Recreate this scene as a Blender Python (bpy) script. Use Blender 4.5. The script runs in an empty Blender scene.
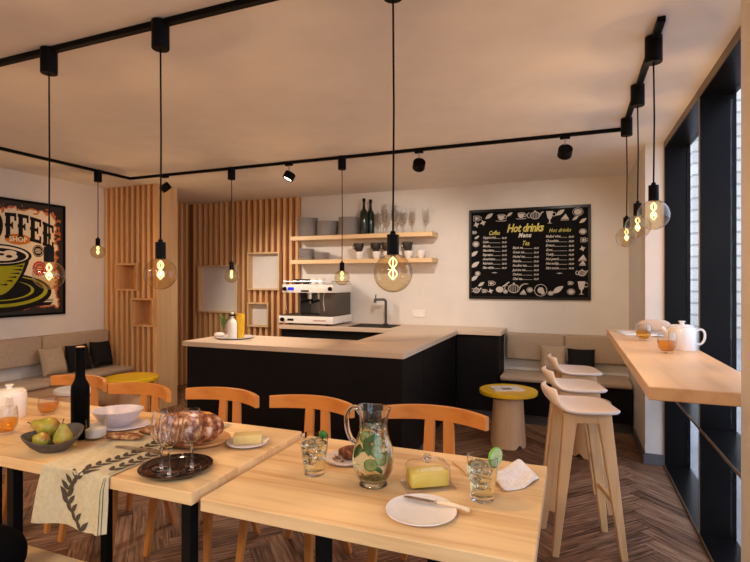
import bpy, bmesh, math, random
from mathutils import Vector, Matrix
PI = math.pi
rnd = random.Random(7)
sc = bpy.context.scene
col = sc.collection

# ------------------------------------------------------------------ materials
def new_mat(name):
    m = bpy.data.materials.new(name); m.use_nodes = True
    nt = m.node_tree
    for n in list(nt.nodes): nt.nodes.remove(n)
    out = nt.nodes.new('ShaderNodeOutputMaterial')
    return m, nt, out
def N(nt, t, **k):
    n = nt.nodes.new(t)
    for a, v in k.items(): setattr(n, a, v)
    return n
def rgba(c): return (c[0], c[1], c[2], 1.0)
def srgb(r, g, b):
    f = lambda v: (v/255/12.92) if v/255 <= .04045 else ((v/255+.055)/1.055)**2.4
    return (f(r), f(g), f(b))
def coords(nt, scale=(1, 1, 1), kind='Object', rot=(0, 0, 0)):
    tc = N(nt, 'ShaderNodeTexCoord'); mp = N(nt, 'ShaderNodeMapping')
    mp.inputs['Scale'].default_value = scale; mp.inputs['Rotation'].default_value = rot
    nt.links.new(tc.outputs[kind], mp.inputs['Vector'])
    return mp.outputs['Vector']
def ramp(nt, fac, stops):
    r = N(nt, 'ShaderNodeValToRGB')
    e = r.color_ramp.elements
    while len(e) < len(stops): e.new(.5)
    for k, (p, c) in enumerate(stops):
        e[k].position = p; e[k].color = rgba(c)
    nt.links.new(fac, r.inputs['Fac'])
    return r.outputs['Color']
def mul(c, f): return tuple(min(1, v*f) for v in c)

def plain(name, c, rough=.5, metal=0, var=.06, scale=30, bump=0, spec=.5, coat=0, sheen=0):
    m, nt, out = new_mat(name)
    b = N(nt, 'ShaderNodeBsdfPrincipled')
    no = N(nt, 'ShaderNodeTexNoise'); no.inputs['Scale'].default_value = scale; no.inputs['Detail'].default_value = 4
    nt.links.new(coords(nt), no.inputs['Vector'])
    nt.links.new(ramp(nt, no.outputs['Fac'], [(.3, mul(c, 1-var)), (.7, mul(c, 1+var))]), b.inputs['Base Color'])
    b.inputs['Roughness'].default_value = rough; b.inputs['Metallic'].default_value = metal
    b.inputs['Specular IOR Level'].default_value = spec
    b.inputs['Coat Weight'].default_value = coat; b.inputs['Sheen Weight'].default_value = sheen
    if bump:
        bp = N(nt, 'ShaderNodeBump'); bp.inputs['Strength'].default_value = bump; bp.inputs['Distance'].default_value = .01
        nt.links.new(no.outputs['Fac'], bp.inputs['Height']); nt.links.new(bp.outputs['Normal'], b.inputs['Normal'])
    nt.links.new(b.outputs[0], out.inputs[0])
    return m

def wood(name, c, axis='x', contrast=.22, rough=.45, grain=26, knots=.0, spec=.4, plank=0, plank_axis='y'):
    m, nt, out = new_mat(name)
    b = N(nt, 'ShaderNodeBsdfPrincipled')
    st = {'x': (.06, 1, 1), 'y': (1, .06, 1), 'z': (1, 1, .06)}[axis]
    v = coords(nt, st)
    if plank:      # staves: shift the grain in each stave of the glued board
        tc = N(nt, 'ShaderNodeTexCoord'); sp = N(nt, 'ShaderNodeSeparateXYZ'); nt.links.new(tc.outputs['Object'], sp.inputs[0])
        mt = N(nt, 'ShaderNodeMath', operation='MULTIPLY'); mt.inputs[1].default_value = 1/plank
        nt.links.new(sp.outputs[plank_axis.upper()], mt.inputs[0])
        fl = N(nt, 'ShaderNodeMath', operation='FLOOR'); nt.links.new(mt.outputs[0], fl.inputs[0])
        wn = N(nt, 'ShaderNodeTexWhiteNoise', noise_dimensions='1D'); nt.links.new(fl.outputs[0], wn.inputs['W'])
        sv = N(nt, 'ShaderNodeVectorMath', operation='SCALE'); sv.inputs['Scale'].default_value = 7
        nt.links.new(wn.outputs['Color'], sv.inputs[0])
        ad = N(nt, 'ShaderNodeVectorMath', operation='ADD'); nt.links.new(v, ad.inputs[0]); nt.links.new(sv.outputs[0], ad.inputs[1])
        v = ad.outputs[0]
    n1 = N(nt, 'ShaderNodeTexNoise'); n1.inputs['Scale'].default_value = grain; n1.inputs['Detail'].default_value = 7; n1.inputs['Roughness'].default_value = .62
    n2 = N(nt, 'ShaderNodeTexNoise'); n2.inputs['Scale'].default_value = grain*.22; n2.inputs['Detail'].default_value = 3; n2.inputs['Distortion'].default_value = 1.2
    nt.links.new(v, n1.inputs['Vector']); nt.links.new(v, n2.inputs['Vector'])
    mx = N(nt, 'ShaderNodeMath', operation='MULTIPLY_ADD'); mx.inputs[1].default_value = .55
    h = N(nt, 'ShaderNodeMath', operation='MULTIPLY'); h.inputs[1].default_value = .45
    nt.links.new(n2.outputs['Fac'], h.inputs[0]); nt.links.new(n1.outputs['Fac'], mx.inputs[0]); nt.links.new(h.outputs[0], mx.inputs[2])
    warm = (c[0]*(1-contrast*1.1), c[1]*(1-contrast*1.7), c[2]*(1-contrast*2.2))
    nt.links.new(ramp(nt, mx.outputs[0], [(.34, tuple(max(0, x) for x in warm)), (.5, c), (.68, mul(c, 1+contrast*.5))]), b.inputs['Base Color'])
    b.inputs['Roughness'].default_value = rough; b.inputs['Specular IOR Level'].default_value = spec
    bp = N(nt, 'ShaderNodeBump'); bp.inputs['Strength'].default_value = .12; bp.inputs['Distance'].default_value = .003
    nt.links.new(n1.outputs['Fac'], bp.inputs['Height']); nt.links.new(bp.outputs['Normal'], b.inputs['Normal'])
    nt.links.new(b.outputs[0], out.inputs[0])
    return m

def fabric(name, c, rough=.9, scale=260, sheen=.12):
    m, nt, out = new_mat(name)
    b = N(nt, 'ShaderNodeBsdfPrincipled')
    v = coords(nt)
    w1 = N(nt, 'ShaderNodeTexWave', bands_direction='X'); w1.inputs['Scale'].default_value = scale*.5
    w2 = N(nt, 'ShaderNodeTexWave', bands_direction='Z'); w2.inputs['Scale'].default_value = scale*.5
    no = N(nt, 'ShaderNodeTexNoise'); no.inputs['Scale'].default_value = 60; no.inputs['Detail'].default_value = 5
    for n in (w1, w2, no): nt.links.new(v, n.inputs['Vector'])
    a = N(nt, 'ShaderNodeMath', operation='ADD'); nt.links.new(w1.outputs['Fac'], a.inputs[0]); nt.links.new(w2.outputs['Fac'], a.inputs[1])
    a2 = N(nt, 'ShaderNodeMath', operation='MULTIPLY_ADD'); a2.inputs[1].default_value = .2
    nt.links.new(a.outputs[0], a2.inputs[0]); nt.links.new(no.outputs['Fac'], a2.inputs[2])
    nt.links.new(ramp(nt, a2.outputs[0], [(.35, mul(c, .85)), (.95, mul(c, 1.12))]), b.inputs['Base Color'])
    b.inputs['Roughness'].default_value = rough; b.inputs['Specular IOR Level'].default_value = .2 if sheen else .03; b.inputs['Sheen Weight'].default_value = sheen
    bp = N(nt, 'ShaderNodeBump'); bp.inputs['Strength'].default_value = .25; bp.inputs['Distance'].default_value = .002
    nt.links.new(a2.outputs[0], bp.inputs['Height']); nt.links.new(bp.outputs['Normal'], b.inputs['Normal'])
    nt.links.new(b.outputs[0], out.inputs[0])
    return m

def thin_glass(name, tint=(1, 1, 1), refl=1.0, rough=0.0, base=.03):
    m, nt, out = new_mat(name)
    t = N(nt, 'ShaderNodeBsdfTransparent'); t.inputs[0].default_value = rgba(tint)
    g = N(nt, 'ShaderNodeBsdfGlossy'); g.inputs['Roughness'].default_value = rough
    lw = N(nt, 'ShaderNodeLayerWeight'); lw.inputs['Blend'].default_value = .5
    p = N(nt, 'ShaderNodeMath', operation='POWER'); p.inputs[1].default_value = 3.0
    nt.links.new(lw.outputs['Facing'], p.inputs[0])
    mm = N(nt, 'ShaderNodeMath', operation='MULTIPLY_ADD', use_clamp=True); mm.inputs[1].default_value = .75*refl; mm.inputs[2].default_value = base
    nt.links.new(p.outputs[0], mm.inputs[0])
    mx = N(nt, 'ShaderNodeMixShader'); nt.links.new(mm.outputs[0], mx.inputs[0]); nt.links.new(t.outputs[0], mx.inputs[1]); nt.links.new(g.outputs[0], mx.inputs[2])
    nt.links.new(mx.outputs[0], out.inputs[0])
    return m
def glow(name, c, s):
    m, nt, out = new_mat(name)
    e = N(nt, 'ShaderNodeEmission'); e.inputs[0].default_value = rgba(c); e.inputs[1].default_value = s
    nt.links.new(e.outputs[0], out.inputs[0]); return m

M = {}
M['wall'] = plain('wall_paint', (.69, .645, .60), .85, var=.03, scale=6, spec=.2)
M['ceiling'] = plain('ceiling_paint', (.76, .715, .68), .9, var=.03, scale=5, spec=.1)
M['baseboard'] = plain('grey_baseboard', (.10, .10, .11), .5)
M['slat'] = wood('slat_wood', (.72, .43, .20), 'z', .2, .5, 30)
M['slat_backing'] = wood('slat_backing_wood', (.34, .16, .07), 'z', .2, .6, 24)
M['panel_wood'] = wood('pale_panel_wood', (.66, .45, .24), 'z', .16, .5, 18)
M['shelf_wood'] = wood('shelf_wood', (.74, .52, .29), 'x', .15, .45, 22)
M['table_wood'] = wood('pine_table_wood', (.80, .56, .29), 'x', .25, .36, 20, plank=.11, plank_axis='y', spec=.5)
M['table_end'] = wood('pine_end_grain', (.74, .46, .26), 'y', .22, .5, 40)
M['chair_wood'] = wood('orange_beech', (.63, .25, .055), 'x', .16, .38, 24)
M['chair_leg'] = wood('orange_beech_upright', (.60, .24, .055), 'z', .16, .4, 24)
M['stool_seat'] = wood('whitewashed_seat', (.88, .75, .66), 'y', .07, .4, 20)
M['stool_leg'] = wood('oak_leg', (.64, .40, .20), 'z', .16, .42, 26)
M['bar_wood'] = wood('oak_bar_wood', (.72, .45, .25), 'y', .14, .4, 22, plank=.13, plank_axis='x', spec=.5)
M['worktop'] = wood('worktop_laminate', (.62, .48, .36), 'x', .08, .4, 30)
M['stump_wood'] = wood('stump_wood', (.68, .44, .26), 'z', .16, .6, 18)
M['board_wood'] = wood('serving_board_wood', (.62, .32, .12), 'x', .2, .45, 20)
M['bench_wood'] = wood('bench_wood', (.55, .35, .20), 'y', .16, .5, 18)
M['black_cabinet'] = plain('black_cabinet_panel', (.006, .005, .0055), .55, var=.2, scale=8, spec=.12)
M['dark_panel'] = plain('dark_bench_base', (.007, .006, .0065), .55, var=.2, scale=8, spec=.12)
M['plinth'] = plain('grey_plinth', (.10, .095, .09), .5)
M['black_metal'] = plain('black_metal', (.004, .004, .0042), .5, var=.1, spec=.08)
M['window_steel'] = plain('blackened_steel', (.005, .0045, .005), .28, var=.3, scale=4, spec=.12)
M['bronze_edge'] = plain('bronze_edge', (.16, .11, .07), .45, metal=.3)
M['steel'] = plain('brushed_steel', (.55, .53, .50), .28, metal=1, var=.05)
M['dark_steel'] = plain('dark_steel', (.10, .085, .075), .35, metal=.6)
M['white_enamel'] = plain('white_enamel', (.80, .77, .74), .3, var=.02)
M['white_ceramic'] = plain('white_ceramic', (.82, .77, .73), .25, var=.03, coat=.3)
M['lilac_ceramic'] = plain('lilac_white_ceramic', (.62, .57, .62), .3, var=.06, scale=60)
M['grey_ceramic'] = plain('grey_ceramic', (.50, .46, .45), .4, var=.08)
M['dark_ceramic'] = plain('dark_brown_ceramic', (.035, .027, .024), .3, var=.2)
M['slate_bowl'] = plain('dark_clay', (.075, .062, .055), .6, var=.25, scale=40, bump=.2)
M['bench_fabric'] = fabric('taupe_bench_fabric', (.40, .30, .215))
M['pillow_beige'] = fabric('beige_pillow_fabric', (.40, .30, .21))
M['pillow_dark'] = fabric('charcoal_pillow_fabric', (.016, .015, .016), sheen=0)
M['black_cloth'] = fabric('black_cloth', (.003, .003, .0032), sheen=0)
M['linen'] = fabric('linen_runner', (.56, .48, .31))
M['leaf_print'] = plain('dark_leaf_print', (.065, .048, .03), .9)
M['napkin'] = fabric('white_napkin_fabric', (.90, .86, .84))
M['yellow'] = plain('yellow_lacquer', (.80, .50, .012), .35, var=.04)
M['yellow_box'] = plain('yellow_tumbler', (.75, .45, .01), .3, var=.1)
M['paper'] = plain('white_paper', (.72, .70, .70), .7, var=.05)
M['print_grey'] = plain('grey_print', (.22, .2, .2), .7, var=.3, scale=80)
M['beige_roll'] = fabric('beige_roll_fabric', (.52, .40, .31))
M['black_bottle'] = plain('black_bottle_glass', (.002, .0018, .0015), .45, var=.1, spec=.04)
M['green_bottle'] = plain('dark_green_bottle_glass', (.008, .016, .008), .1, var=.2)
M['bulb_glass'] = thin_glass('amber_bulb_glass', (.90, .82, .66), 1.0, base=.05)
M['glass'] = thin_glass('clear_glass', (.96, .96, .95), 1.0, base=.05)
def solid_glass(name, c, ior, rough=0):
    m, nt, out = new_mat(name)
    g = N(nt, 'ShaderNodeBsdfGlass'); g.inputs['Color'].default_value = rgba(c); g.inputs['IOR'].default_value = ior; g.inputs['Roughness'].default_value = rough
    nt.links.new(g.outputs[0], out.inputs[0]); return m
M['jug_glass'] = solid_glass('jug_glass', (.98, .985, .98), 1.46)
M['wine_glass'] = solid_glass('wine_glass', (.99, .99, .985), 1.45)
M['pane'] = thin_glass('window_pane_glass', (.96, .98, 1), .5, base=.04)
M['tea'] = thin_glass('amber_tea', (.95, .66, .19), .25, base=.02)
M['lemonade'] = solid_glass('pale_lemonade', (.97, .95, .80), 1.33)
M['ice'] = solid_glass('ice', (.99, .99, 1), 1.36)
M['dome'] = thin_glass('dome_glass', (.97, .965, .95), 1.1, base=.06)
M['filament'] = glow('glowing_filament', (1, .70, .30), 4.5)
M['lens'] = glow('spot_lens', (1, .88, .70), 4)
M['display'] = glow('blue_display', (.06, .06, .8), 1.0)
M['leaf'] = plain('mint_leaf', (.05, .24, .03), .5, var=.35)
M['lime_skin'] = plain('lime_skin', (.16, .48, .03), .4)
M['lime_flesh'] = plain('lime_flesh', (.58, .72, .34), .35, var=.2, scale=90)
M['butter'] = plain('yellow_butter', (.86, .66, .12), .45, var=.04)
M['pale_butter'] = plain('pale_butter', (.72, .55, .22), .5, var=.05)
M['pear_stem'] = plain('pear_stem', (.06, .03, .015), .8)
M['knife_steel'] = plain('knife_steel', (.50, .42, .40), .25, metal=1)
M['knife_handle'] = plain('cream_knife_handle', (.78, .62, .42), .4)
M['tray'] = plain('black_lacquer_tray', (.010, .008, .007), .08, var=.2, coat=.5)
M['plant'] = plain('air_plant_green', (.10, .20, .05), .6, var=.3)
M['cream'] = plain('white_cream', (.84, .80, .74), .5, var=.02)
M['asphalt'] = plain('grey_paving', (.35, .35, .36), .85, var=.12, scale=3)

# pears, bread, brick, grunge
def blotch(name, c1, c2, c3, scale, rough, bump=0, detail=6, pos=(.35, .5, .62)):
    m, nt, out = new_mat(name); b = N(nt, 'ShaderNodeBsdfPrincipled')
    no = N(nt, 'ShaderNodeTexNoise'); no.inputs['Scale'].default_value = scale; no.inputs['Detail'].default_value = detail
    nt.links.new(coords(nt), no.inputs['Vector'])
    nt.links.new(ramp(nt, no.outputs['Fac'], [(pos[0], c1), (pos[1], c2), (pos[2], c3)]), b.inputs['Base Color'])
    b.inputs['Roughness'].default_value = rough
    if bump:
        bp = N(nt, 'ShaderNodeBump'); bp.inputs['Strength'].default_value = bump; bp.inputs['Distance'].default_value = .01
        nt.links.new(no.outputs['Fac'], bp.inputs['Height']); nt.links.new(bp.outputs['Normal'], b.inputs['Normal'])
    nt.links.new(b.outputs[0], out.inputs[0]); return m
M['pear'] = blotch('green_gold_pear', (.20, .22, .02), (.42, .33, .035), (.36, .15, .03), 14, .4)
M['crust'] = blotch('floury_crust', (.10, .024, .008), (.36, .12, .04), (.74, .56, .42), 38, .8, .9, 12, (.38, .53, .69))
M['crust_patch'] = blotch('bare_orange_crust', (.42, .12, .02), (.62, .22, .03), (.7, .3, .06), 20, .6, .3)
M['flour_patch'] = blotch('flour_patch', (.62, .45, .3), (.75, .62, .48), (.8, .7, .6), 40, .9, .3)
M['slice_crumb'] = blotch('nutty_bread_slice', (.10, .03, .012), (.32, .14, .05), (.52, .32, .16), 55, .85, .8)
M['cake'] = blotch('dark_chocolate_cake', (.03, .012, .006), (.12, .035, .012), (.34, .11, .035), 45, .6, .6)
M['crumbs'] = blotch('cake_crumbs', (.25, .12, .06), (.35, .2, .1), (.45, .3, .15), 40, .8)
M['jug_base'] = blotch('lime_pulp', (.16, .12, .04), (.35, .30, .14), (.5, .45, .28), 60, .6)
def brick_mat():
    m, nt, out = new_mat('pale_brick'); b = N(nt, 'ShaderNodeBsdfPrincipled')
    br = N(nt, 'ShaderNodeTexBrick'); br.inputs['Scale'].default_value = 1.0
    br.inputs['Color1'].default_value = (.80, .74, .66, 1); br.inputs['Color2'].default_value = (.66, .60, .53, 1); br.inputs['Mortar'].default_value = (.40, .37, .34, 1)
    br.inputs['Brick Width'].default_value = .7; br.inputs['Row Height'].default_value = .30; br.inputs['Mortar Size'].default_value = .03
    nt.links.new(coords(nt, (1, 1, 1), rot=(PI/2, 0, 0)), br.inputs['Vector'])
    nt.links.new(br.outputs['Color'], b.inputs['Base Color']); b.inputs['Roughness'].default_value = .9
    nt.links.new(b.outputs[0], out.inputs[0]); return m
M['brick'] = brick_mat()
def floor_mat():
    m, nt, out = new_mat('reclaimed_herringbone_plank'); b = N(nt, 'ShaderNodeBsdfPrincipled')
    uv = N(nt, 'ShaderNodeUVMap'); uv.uv_map = 'plank'
    mp = N(nt, 'ShaderNodeMapping'); mp.inputs['Scale'].default_value = (1.8, 30, 1); nt.links.new(uv.outputs[0], mp.inputs[0])
    n1 = N(nt, 'ShaderNodeTexNoise'); n1.inputs['Scale'].default_value = 2.2; n1.inputs['Detail'].default_value = 8; n1.inputs['Roughness'].default_value = .68; n1.inputs['Distortion'].default_value = .6
    nt.links.new(mp.outputs[0], n1.inputs['Vector'])
    at = N(nt, 'ShaderNodeAttribute'); at.attribute_name = 'tone'
    ad = N(nt, 'ShaderNodeMath', operation='MULTIPLY_ADD'); ad.inputs[1].default_value = .15; ad.inputs[2].default_value = -.075
    nt.links.new(at.outputs['Fac'], ad.inputs[0])
    s = N(nt, 'ShaderNodeMath', operation='ADD'); nt.links.new(n1.outputs['Fac'], s.inputs[0]); nt.links.new(ad.outputs[0], s.inputs[1])
    nt.links.new(ramp(nt, s.outputs[0], [(.33, (.035, .015, .008)), (.5, (.20, .098, .055)), (.68, (.42, .25, .155))]), b.inputs['Base Color'])
    b.inputs['Roughness'].default_value = .5; b.inputs['Specular IOR Level'].default_value = .35
    bp = N(nt, 'ShaderNodeBump'); bp.inputs['Strength'].default_value = .25; bp.inputs['Distance'].default_value = .004
    nt.links.new(n1.outputs['Fac'], bp.inputs['Height']); nt.links.new(bp.outputs['Normal'], b.inputs['Normal'])
    nt.links.new(b.outputs[0], out.inputs[0]); return m
M['plank'] = floor_mat()
M['floor_gap'] = plain('dark_floor_gap', (.02, .011, .008), .8)
def poster_mat(hw, hh):
    """cream print with a burnt black and orange border; object coords: X across, Z up, centred"""
    m, nt, out = new_mat('grunge_poster_print'); b = N(nt, 'ShaderNodeBsdfPrincipled')
    tc = N(nt, 'ShaderNodeTexCoord'); sp = N(nt, 'ShaderNodeSeparateXYZ'); nt.links.new(tc.outputs['Object'], sp.inputs[0])
    def edge(o, h):
        a = N(nt, 'ShaderNodeMath', operation='ABSOLUTE'); nt.links.new(o, a.inputs[0])
        s = N(nt, 'ShaderNodeMath', operation='SUBTRACT'); s.inputs[0].default_value = h; nt.links.new(a.outputs[0], s.inputs[1]); return s.outputs[0]
    mn = N(nt, 'ShaderNodeMath', operation='MINIMUM'); nt.links.new(edge(sp.outputs['Y'], hw), mn.inputs[0]); nt.links.new(edge(sp.outputs['Z'], hh), mn.inputs[1])
    no = N(nt, 'ShaderNodeTexNoise'); no.inputs['Scale'].default_value = 16; no.inputs['Detail'].default_value = 6; nt.links.new(tc.outputs['Object'], no.inputs['Vector'])
    ma = N(nt, 'ShaderNodeMath', operation='MULTIPLY_ADD'); ma.inputs[1].default_value = -.20; nt.links.new(no.outputs['Fac'], ma.inputs[0]); nt.links.new(mn.outputs[0], ma.inputs[2])
    sc_ = N(nt, 'ShaderNodeMath', operation='MULTIPLY_ADD', use_clamp=True); sc_.inputs[1].default_value = 4; sc_.inputs[2].default_value = .5
    nt.links.new(ma.outputs[0], sc_.inputs[0])
    r = N(nt, 'ShaderNodeValToRGB'); r.color_ramp.interpolation = 'CONSTANT'; e = r.color_ramp.elements
    for p_ in range(2): e.new(.5)
    for k, (p_, c) in enumerate([(0, (.012, .01, .01)), (.335, (.50, .13, .035)), (.43, (.72, .52, .34)), (.45, (.80, .68, .48))]):
        e[k].position = p_; e[k].color = rgba(c)
    nt.links.new(sc_.outputs[0], r.inputs['Fac']); nt.links.new(r.outputs['Color'], b.inputs['Base Color'])
    b.inputs['Roughness'].default_value = .5
    nt.links.new(b.outputs[0], out.inputs[0]); return m
for k, c in dict(ink=(.012, .011, .012), ink_orange=(.62, .20, .03), ink_green=(.36, .36, .02), ink_cream=(.84, .74, .56), ink_red=(.55, .035, .03),
                 chalk=(.52, .48, .44), chalk_yellow=(.62, .56, .15), chalk_white=(.75, .72, .68), slate=(.003, .0025, .003)).items():
    M[k] = plain(k, c, .7, var=.04, spec=.1)

# ------------------------------------------------------------------ mesh builder
def curve(pts, k=6):
    """Catmull-Rom resampling for handles"""
    P = [Vector(p) for p in pts]; out = []
    for i in range(len(P)-1):
        a, b, c, d = P[max(i-1, 0)], P[i], P[i+1], P[min(i+2, len(P)-1)]
        for j in range(k):
            t = j/k; out.append(.5*((2*b)+(c-a)*t+(2*a-5*b+4*c-d)*t*t+(3*b-a-3*c+d)*t**3))
    return out+[P[-1]]
class MB:
    def __init__(s): s.v = []; s.f = []; s.m = []
    def add(s, vs, fs, mat=0, mtx=None):
        o = len(s.v)
        if mtx is not None: vs = [tuple(mtx @ Vector(p)) for p in vs]
        s.v += [tuple(p) for p in vs]; s.f += [tuple(i+o for i in f) for f in fs]; s.m += [mat]*len(fs)
        return s
    def box(s, x0, x1, y0, y1, z0, z1, bev=0, seg=1, mat=0, mtx=None):
        bm = bmesh.new(); bmesh.ops.create_cube(bm, size=1)
        for v in bm.verts: v.co = Vector((x0+(v.co.x+.5)*(x1-x0), y0+(v.co.y+.5)*(y1-y0), z0+(v.co.z+.5)*(z1-z0)))
        if bev: bmesh.ops.bevel(bm, geom=list(bm.edges), offset=bev, segments=seg, profile=.5, affect='EDGES')
        bm.verts.index_update()
        s.add([tuple(v.co) for v in bm.verts], [[v.index for v in f.verts] for f in bm.faces], mat, mtx); bm.free(); return s
    def lathe(s, prof, n=32, mat=0, mtx=None, sx=1, sy=1, c=(0, 0, 0)):
        vs = []; fs = []; rings = []
        for r, z in prof:
            if r < 1e-6: rings.append([len(vs)]); vs.append((c[0], c[1], c[2]+z))
            else:
                rings.append(list(range(len(vs), len(vs)+n)))
                vs += [(c[0]+r*math.cos(2*PI*k/n)*sx, c[1]+r*math.sin(2*PI*k/n)*sy, c[2]+z) for k in range(n)]
        for a, b in zip(rings, rings[1:]):
            for k in range(n):
                k2 = (k+1) % n
                if len(a) == 1 and len(b) == 1: continue
                if len(a) == 1: fs.append((a[0], b[k2], b[k]))
                elif len(b) == 1: fs.append((a[k], a[k2], b[0]))
                else: fs.append((a[k], a[k2], b[k2], b[k]))
        return s.add(vs, fs, mat, mtx)
    def tube(s, pts, r, n=10, mat=0, closed=False, mtx=None):
        pts = [Vector(p) for p in pts]; L = len(pts)
        rs = r if isinstance(r, (list, tuple)) else [r]*L
        vs = []; fs = []; prev = None
        for i, p in enumerate(pts):
            if closed: t = pts[(i+1) % L]-pts[i-1]
            else: t = pts[min(i+1, L-1)]-pts[max(i-1, 0)]
            t.normalize()
            if prev is None:
                a = Vector((0, 0, 1)) if abs(t.z) < .9 else Vector((1, 0, 0))
                u = t.cross(a).normalized()
            else: u = (prev-t*prev.dot(t)).normalized()
            prev = u; w = t.cross(u)
            vs += [tuple(p+(u*math.cos(2*PI*k/n)+w*math.sin(2*PI*k/n))*rs[i]) for k in range(n)]
        for i in range(L if closed else L-1):
            a = i*n; b = ((i+1) % L)*n
            for k in range(n): k2 = (k+1) % n; fs.append((a+k, a+k2, b+k2, b+k))
        if not closed: fs += [tuple(range(n-1, -1, -1)), tuple((L-1)*n+k for k in range(n))]
        return s.add(vs, fs, mat, mtx)
    def beam(s, pts, sizes, side=(1, 0, 0), bev=.003, mat=0, mtx=None):
        """rectangular section swept along pts; sizes (half width along side, half depth)"""
        pts = [Vector(p) for p in pts]; L = len(pts); vs = []; fs = []
        side = Vector(side)
        for i, p in enumerate(pts):
            t = (pts[min(i+1, L-1)]-pts[max(i-1, 0)]).normalized()
            u = (side-t*side.dot(t)).normalized(); w = t.cross(u)
            a, b = sizes[i] if isinstance(sizes[0], (list, tuple)) else sizes
            e = min(bev, a*.5, b*.5)
            for du, dw in ((a-e, b), (-a+e, b), (-a, b-e), (-a, -b+e), (-a+e, -b), (a-e, -b), (a, -b+e), (a, b-e)):
                vs.append(tuple(p+u*du+w*dw))
        for i in range(L-1):
            for k in range(8): k2 = (k+1) % 8; fs.append((i*8+k, i*8+k2, (i+1)*8+k2, (i+1)*8+k))
        fs += [tuple(range(7, -1, -1)), tuple((L-1)*8+k for k in range(8))]
        return s.add(vs, fs, mat, mtx)
    def prism(s, poly, h, mtx=None, mat=0):
        """poly in XY extruded by h along Z"""
        n = len(poly)
        vs = [(x, y, 0) for x, y in poly]+[(x, y, h) for x, y in poly]
        fs = [tuple(range(n-1, -1, -1)), tuple(range(n, 2*n))]+[(k, (k+1) % n, n+(k+1) % n, n+k) for k in range(n)]
        return s.add(vs, fs, mat, mtx)
    def ribbon(s, pts, w, h=.001, mtx=None, closed=False, mat=0):
        P = [Vector((p[0], p[1])) for p in pts]; L = len(P); vs = []; fs = []
        for i in range(L):
            t = (P[(i+1) % L]-P[i-1]) if closed else (P[min(i+1, L-1)]-P[max(i-1, 0)])
            t.normalize(); nn = Vector((-t.y, t.x))*w/2
            for q in (P[i]+nn, P[i]-nn): vs.append((q.x, q.y, h))
        for i in range(L if closed else L-1):
            a, b = 2*i, 2*((i+1) % L); fs.append((a, a+1, b+1, b))
        return s.add(vs, fs, mat, mtx)
    def grid(s, fn, nu, nv, mat=0, thick=0, mtx=None):
        vs = [fn(i/nu, j/nv) for j in range(nv+1) for i in range(nu+1)]; W = nu+1
        fs = [(j*W+i, j*W+i+1, (j+1)*W+i+1, (j+1)*W+i) for j in range(nv) for i in range(nu)]
        return s.add(vs, fs, mat, mtx)
    def blob(s, c, r, n=20, m=12, jit=0, seed=0, rot=0, mat=0, pw=1.0):
        """rounded lump: ellipsoid with soft noise"""
        q = random.Random(seed); ph = [q.uniform(0, 6) for _ in range(6)]
        vs = []; fs = []
        for j in range(m+1):
            th = PI*j/m
            for i in range(n):
                a = 2*PI*i/n
                k = 1+jit*(math.sin(3*a+ph[0]+2*th)*.5+math.sin(5*th+ph[1]+a)*.35+math.sin(7*a+ph[2])*.2*math.sin(th))
                sp = lambda v: math.copysign(abs(v)**pw, v)
                x, y, z = sp(math.sin(th)*math.cos(a))*r[0]*k, sp(math.sin(th)*math.sin(a))*r[1]*k, sp(math.cos(th))*r[2]*k
                vs.append((c[0]+x*math.cos(rot)-y*math.sin(rot), c[1]+x*math.sin(rot)+y*math.cos(rot), c[2]+z))
        for j in range(m):
            for i in range(n): i2 = (i+1) % n; fs.append((j*n+i, (j+1)*n+i, (j+1)*n+i2, j*n+i2))
        return s.add(vs, fs, mat)
    def pillow(s, w, h, d, mtx=None, n=14):
        vs = []; fs = []
        for sgn in (1, -1):
            o = len(vs)
            for j in range(n+1):
                for i in range(n+1):
                    u, v = 2*i/n-1, 2*j/n-1
                    t = ((1-u**4)*(1-v**4))**.6*d/2
                    pin = 1-.07*(1-abs(u)**2)*abs(v)**3-.0
                    pin2 = 1-.07*(1-abs(v)**2)*abs(u)**3
                    vs.append((u*w/2*pin2, sgn*t, v*h/2*pin))
            for j in range(n):
                for i in range(n):
                    q = (o+j*(n+1)+i, o+j*(n+1)+i+1, o+(j+1)*(n+1)+i+1, o+(j+1)*(n+1)+i)
                    fs.append(q if sgn < 0 else q[::-1])
        return s.add(vs, fs, 0, mtx)
    def text(s, body, size, mtx, shear=0, align='CENTER', bold=0, h=.001, space=1.0, mat=0, sx=1):
        cu = bpy.data.curves.new('t', 'FONT'); cu.body = body; cu.size = size; cu.shear = shear; cu.align_x = align
        cu.offset = bold; cu.space_character = space; cu.resolution_u = 2; cu.fill_mode = 'FRONT'
        ob = bpy.data.objects.new('t', cu)
        me = ob.to_mesh()
        s.add([(v.co.x*sx, v.co.y, h) for v in me.vertices], [tuple(p.vertices) for p in me.polygons], mat, mtx)
        ob.to_mesh_clear(); bpy.data.objects.remove(ob); bpy.data.curves.remove(cu); return s
    def build(s, name, mats, parent=None, local=False, smooth=35, weld=True):
        me = bpy.data.meshes.new(name)
        off = Vector((0, 0, 0))
        if parent is None or not local:
            if parent is not None: off = Vector(parent['_w'])
            elif not local:
                xs = [p[0] for p in s.v]; ys = [p[1] for p in s.v]; zs = [p[2] for p in s.v]
                off = Vector(((min(xs)+max(xs))/2, (min(ys)+max(ys))/2, min(zs)))
        me.from_pydata([(p[0]-off.x, p[1]-off.y, p[2]-off.z) for p in s.v], [], s.f)
        if not isinstance(mats, (list, tuple)): mats = [mats]
        for m in mats: me.materials.append(M[m] if isinstance(m, str) else m)
        if len(mats) > 1: me.polygons.foreach_set('material_index', s.m)
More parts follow.
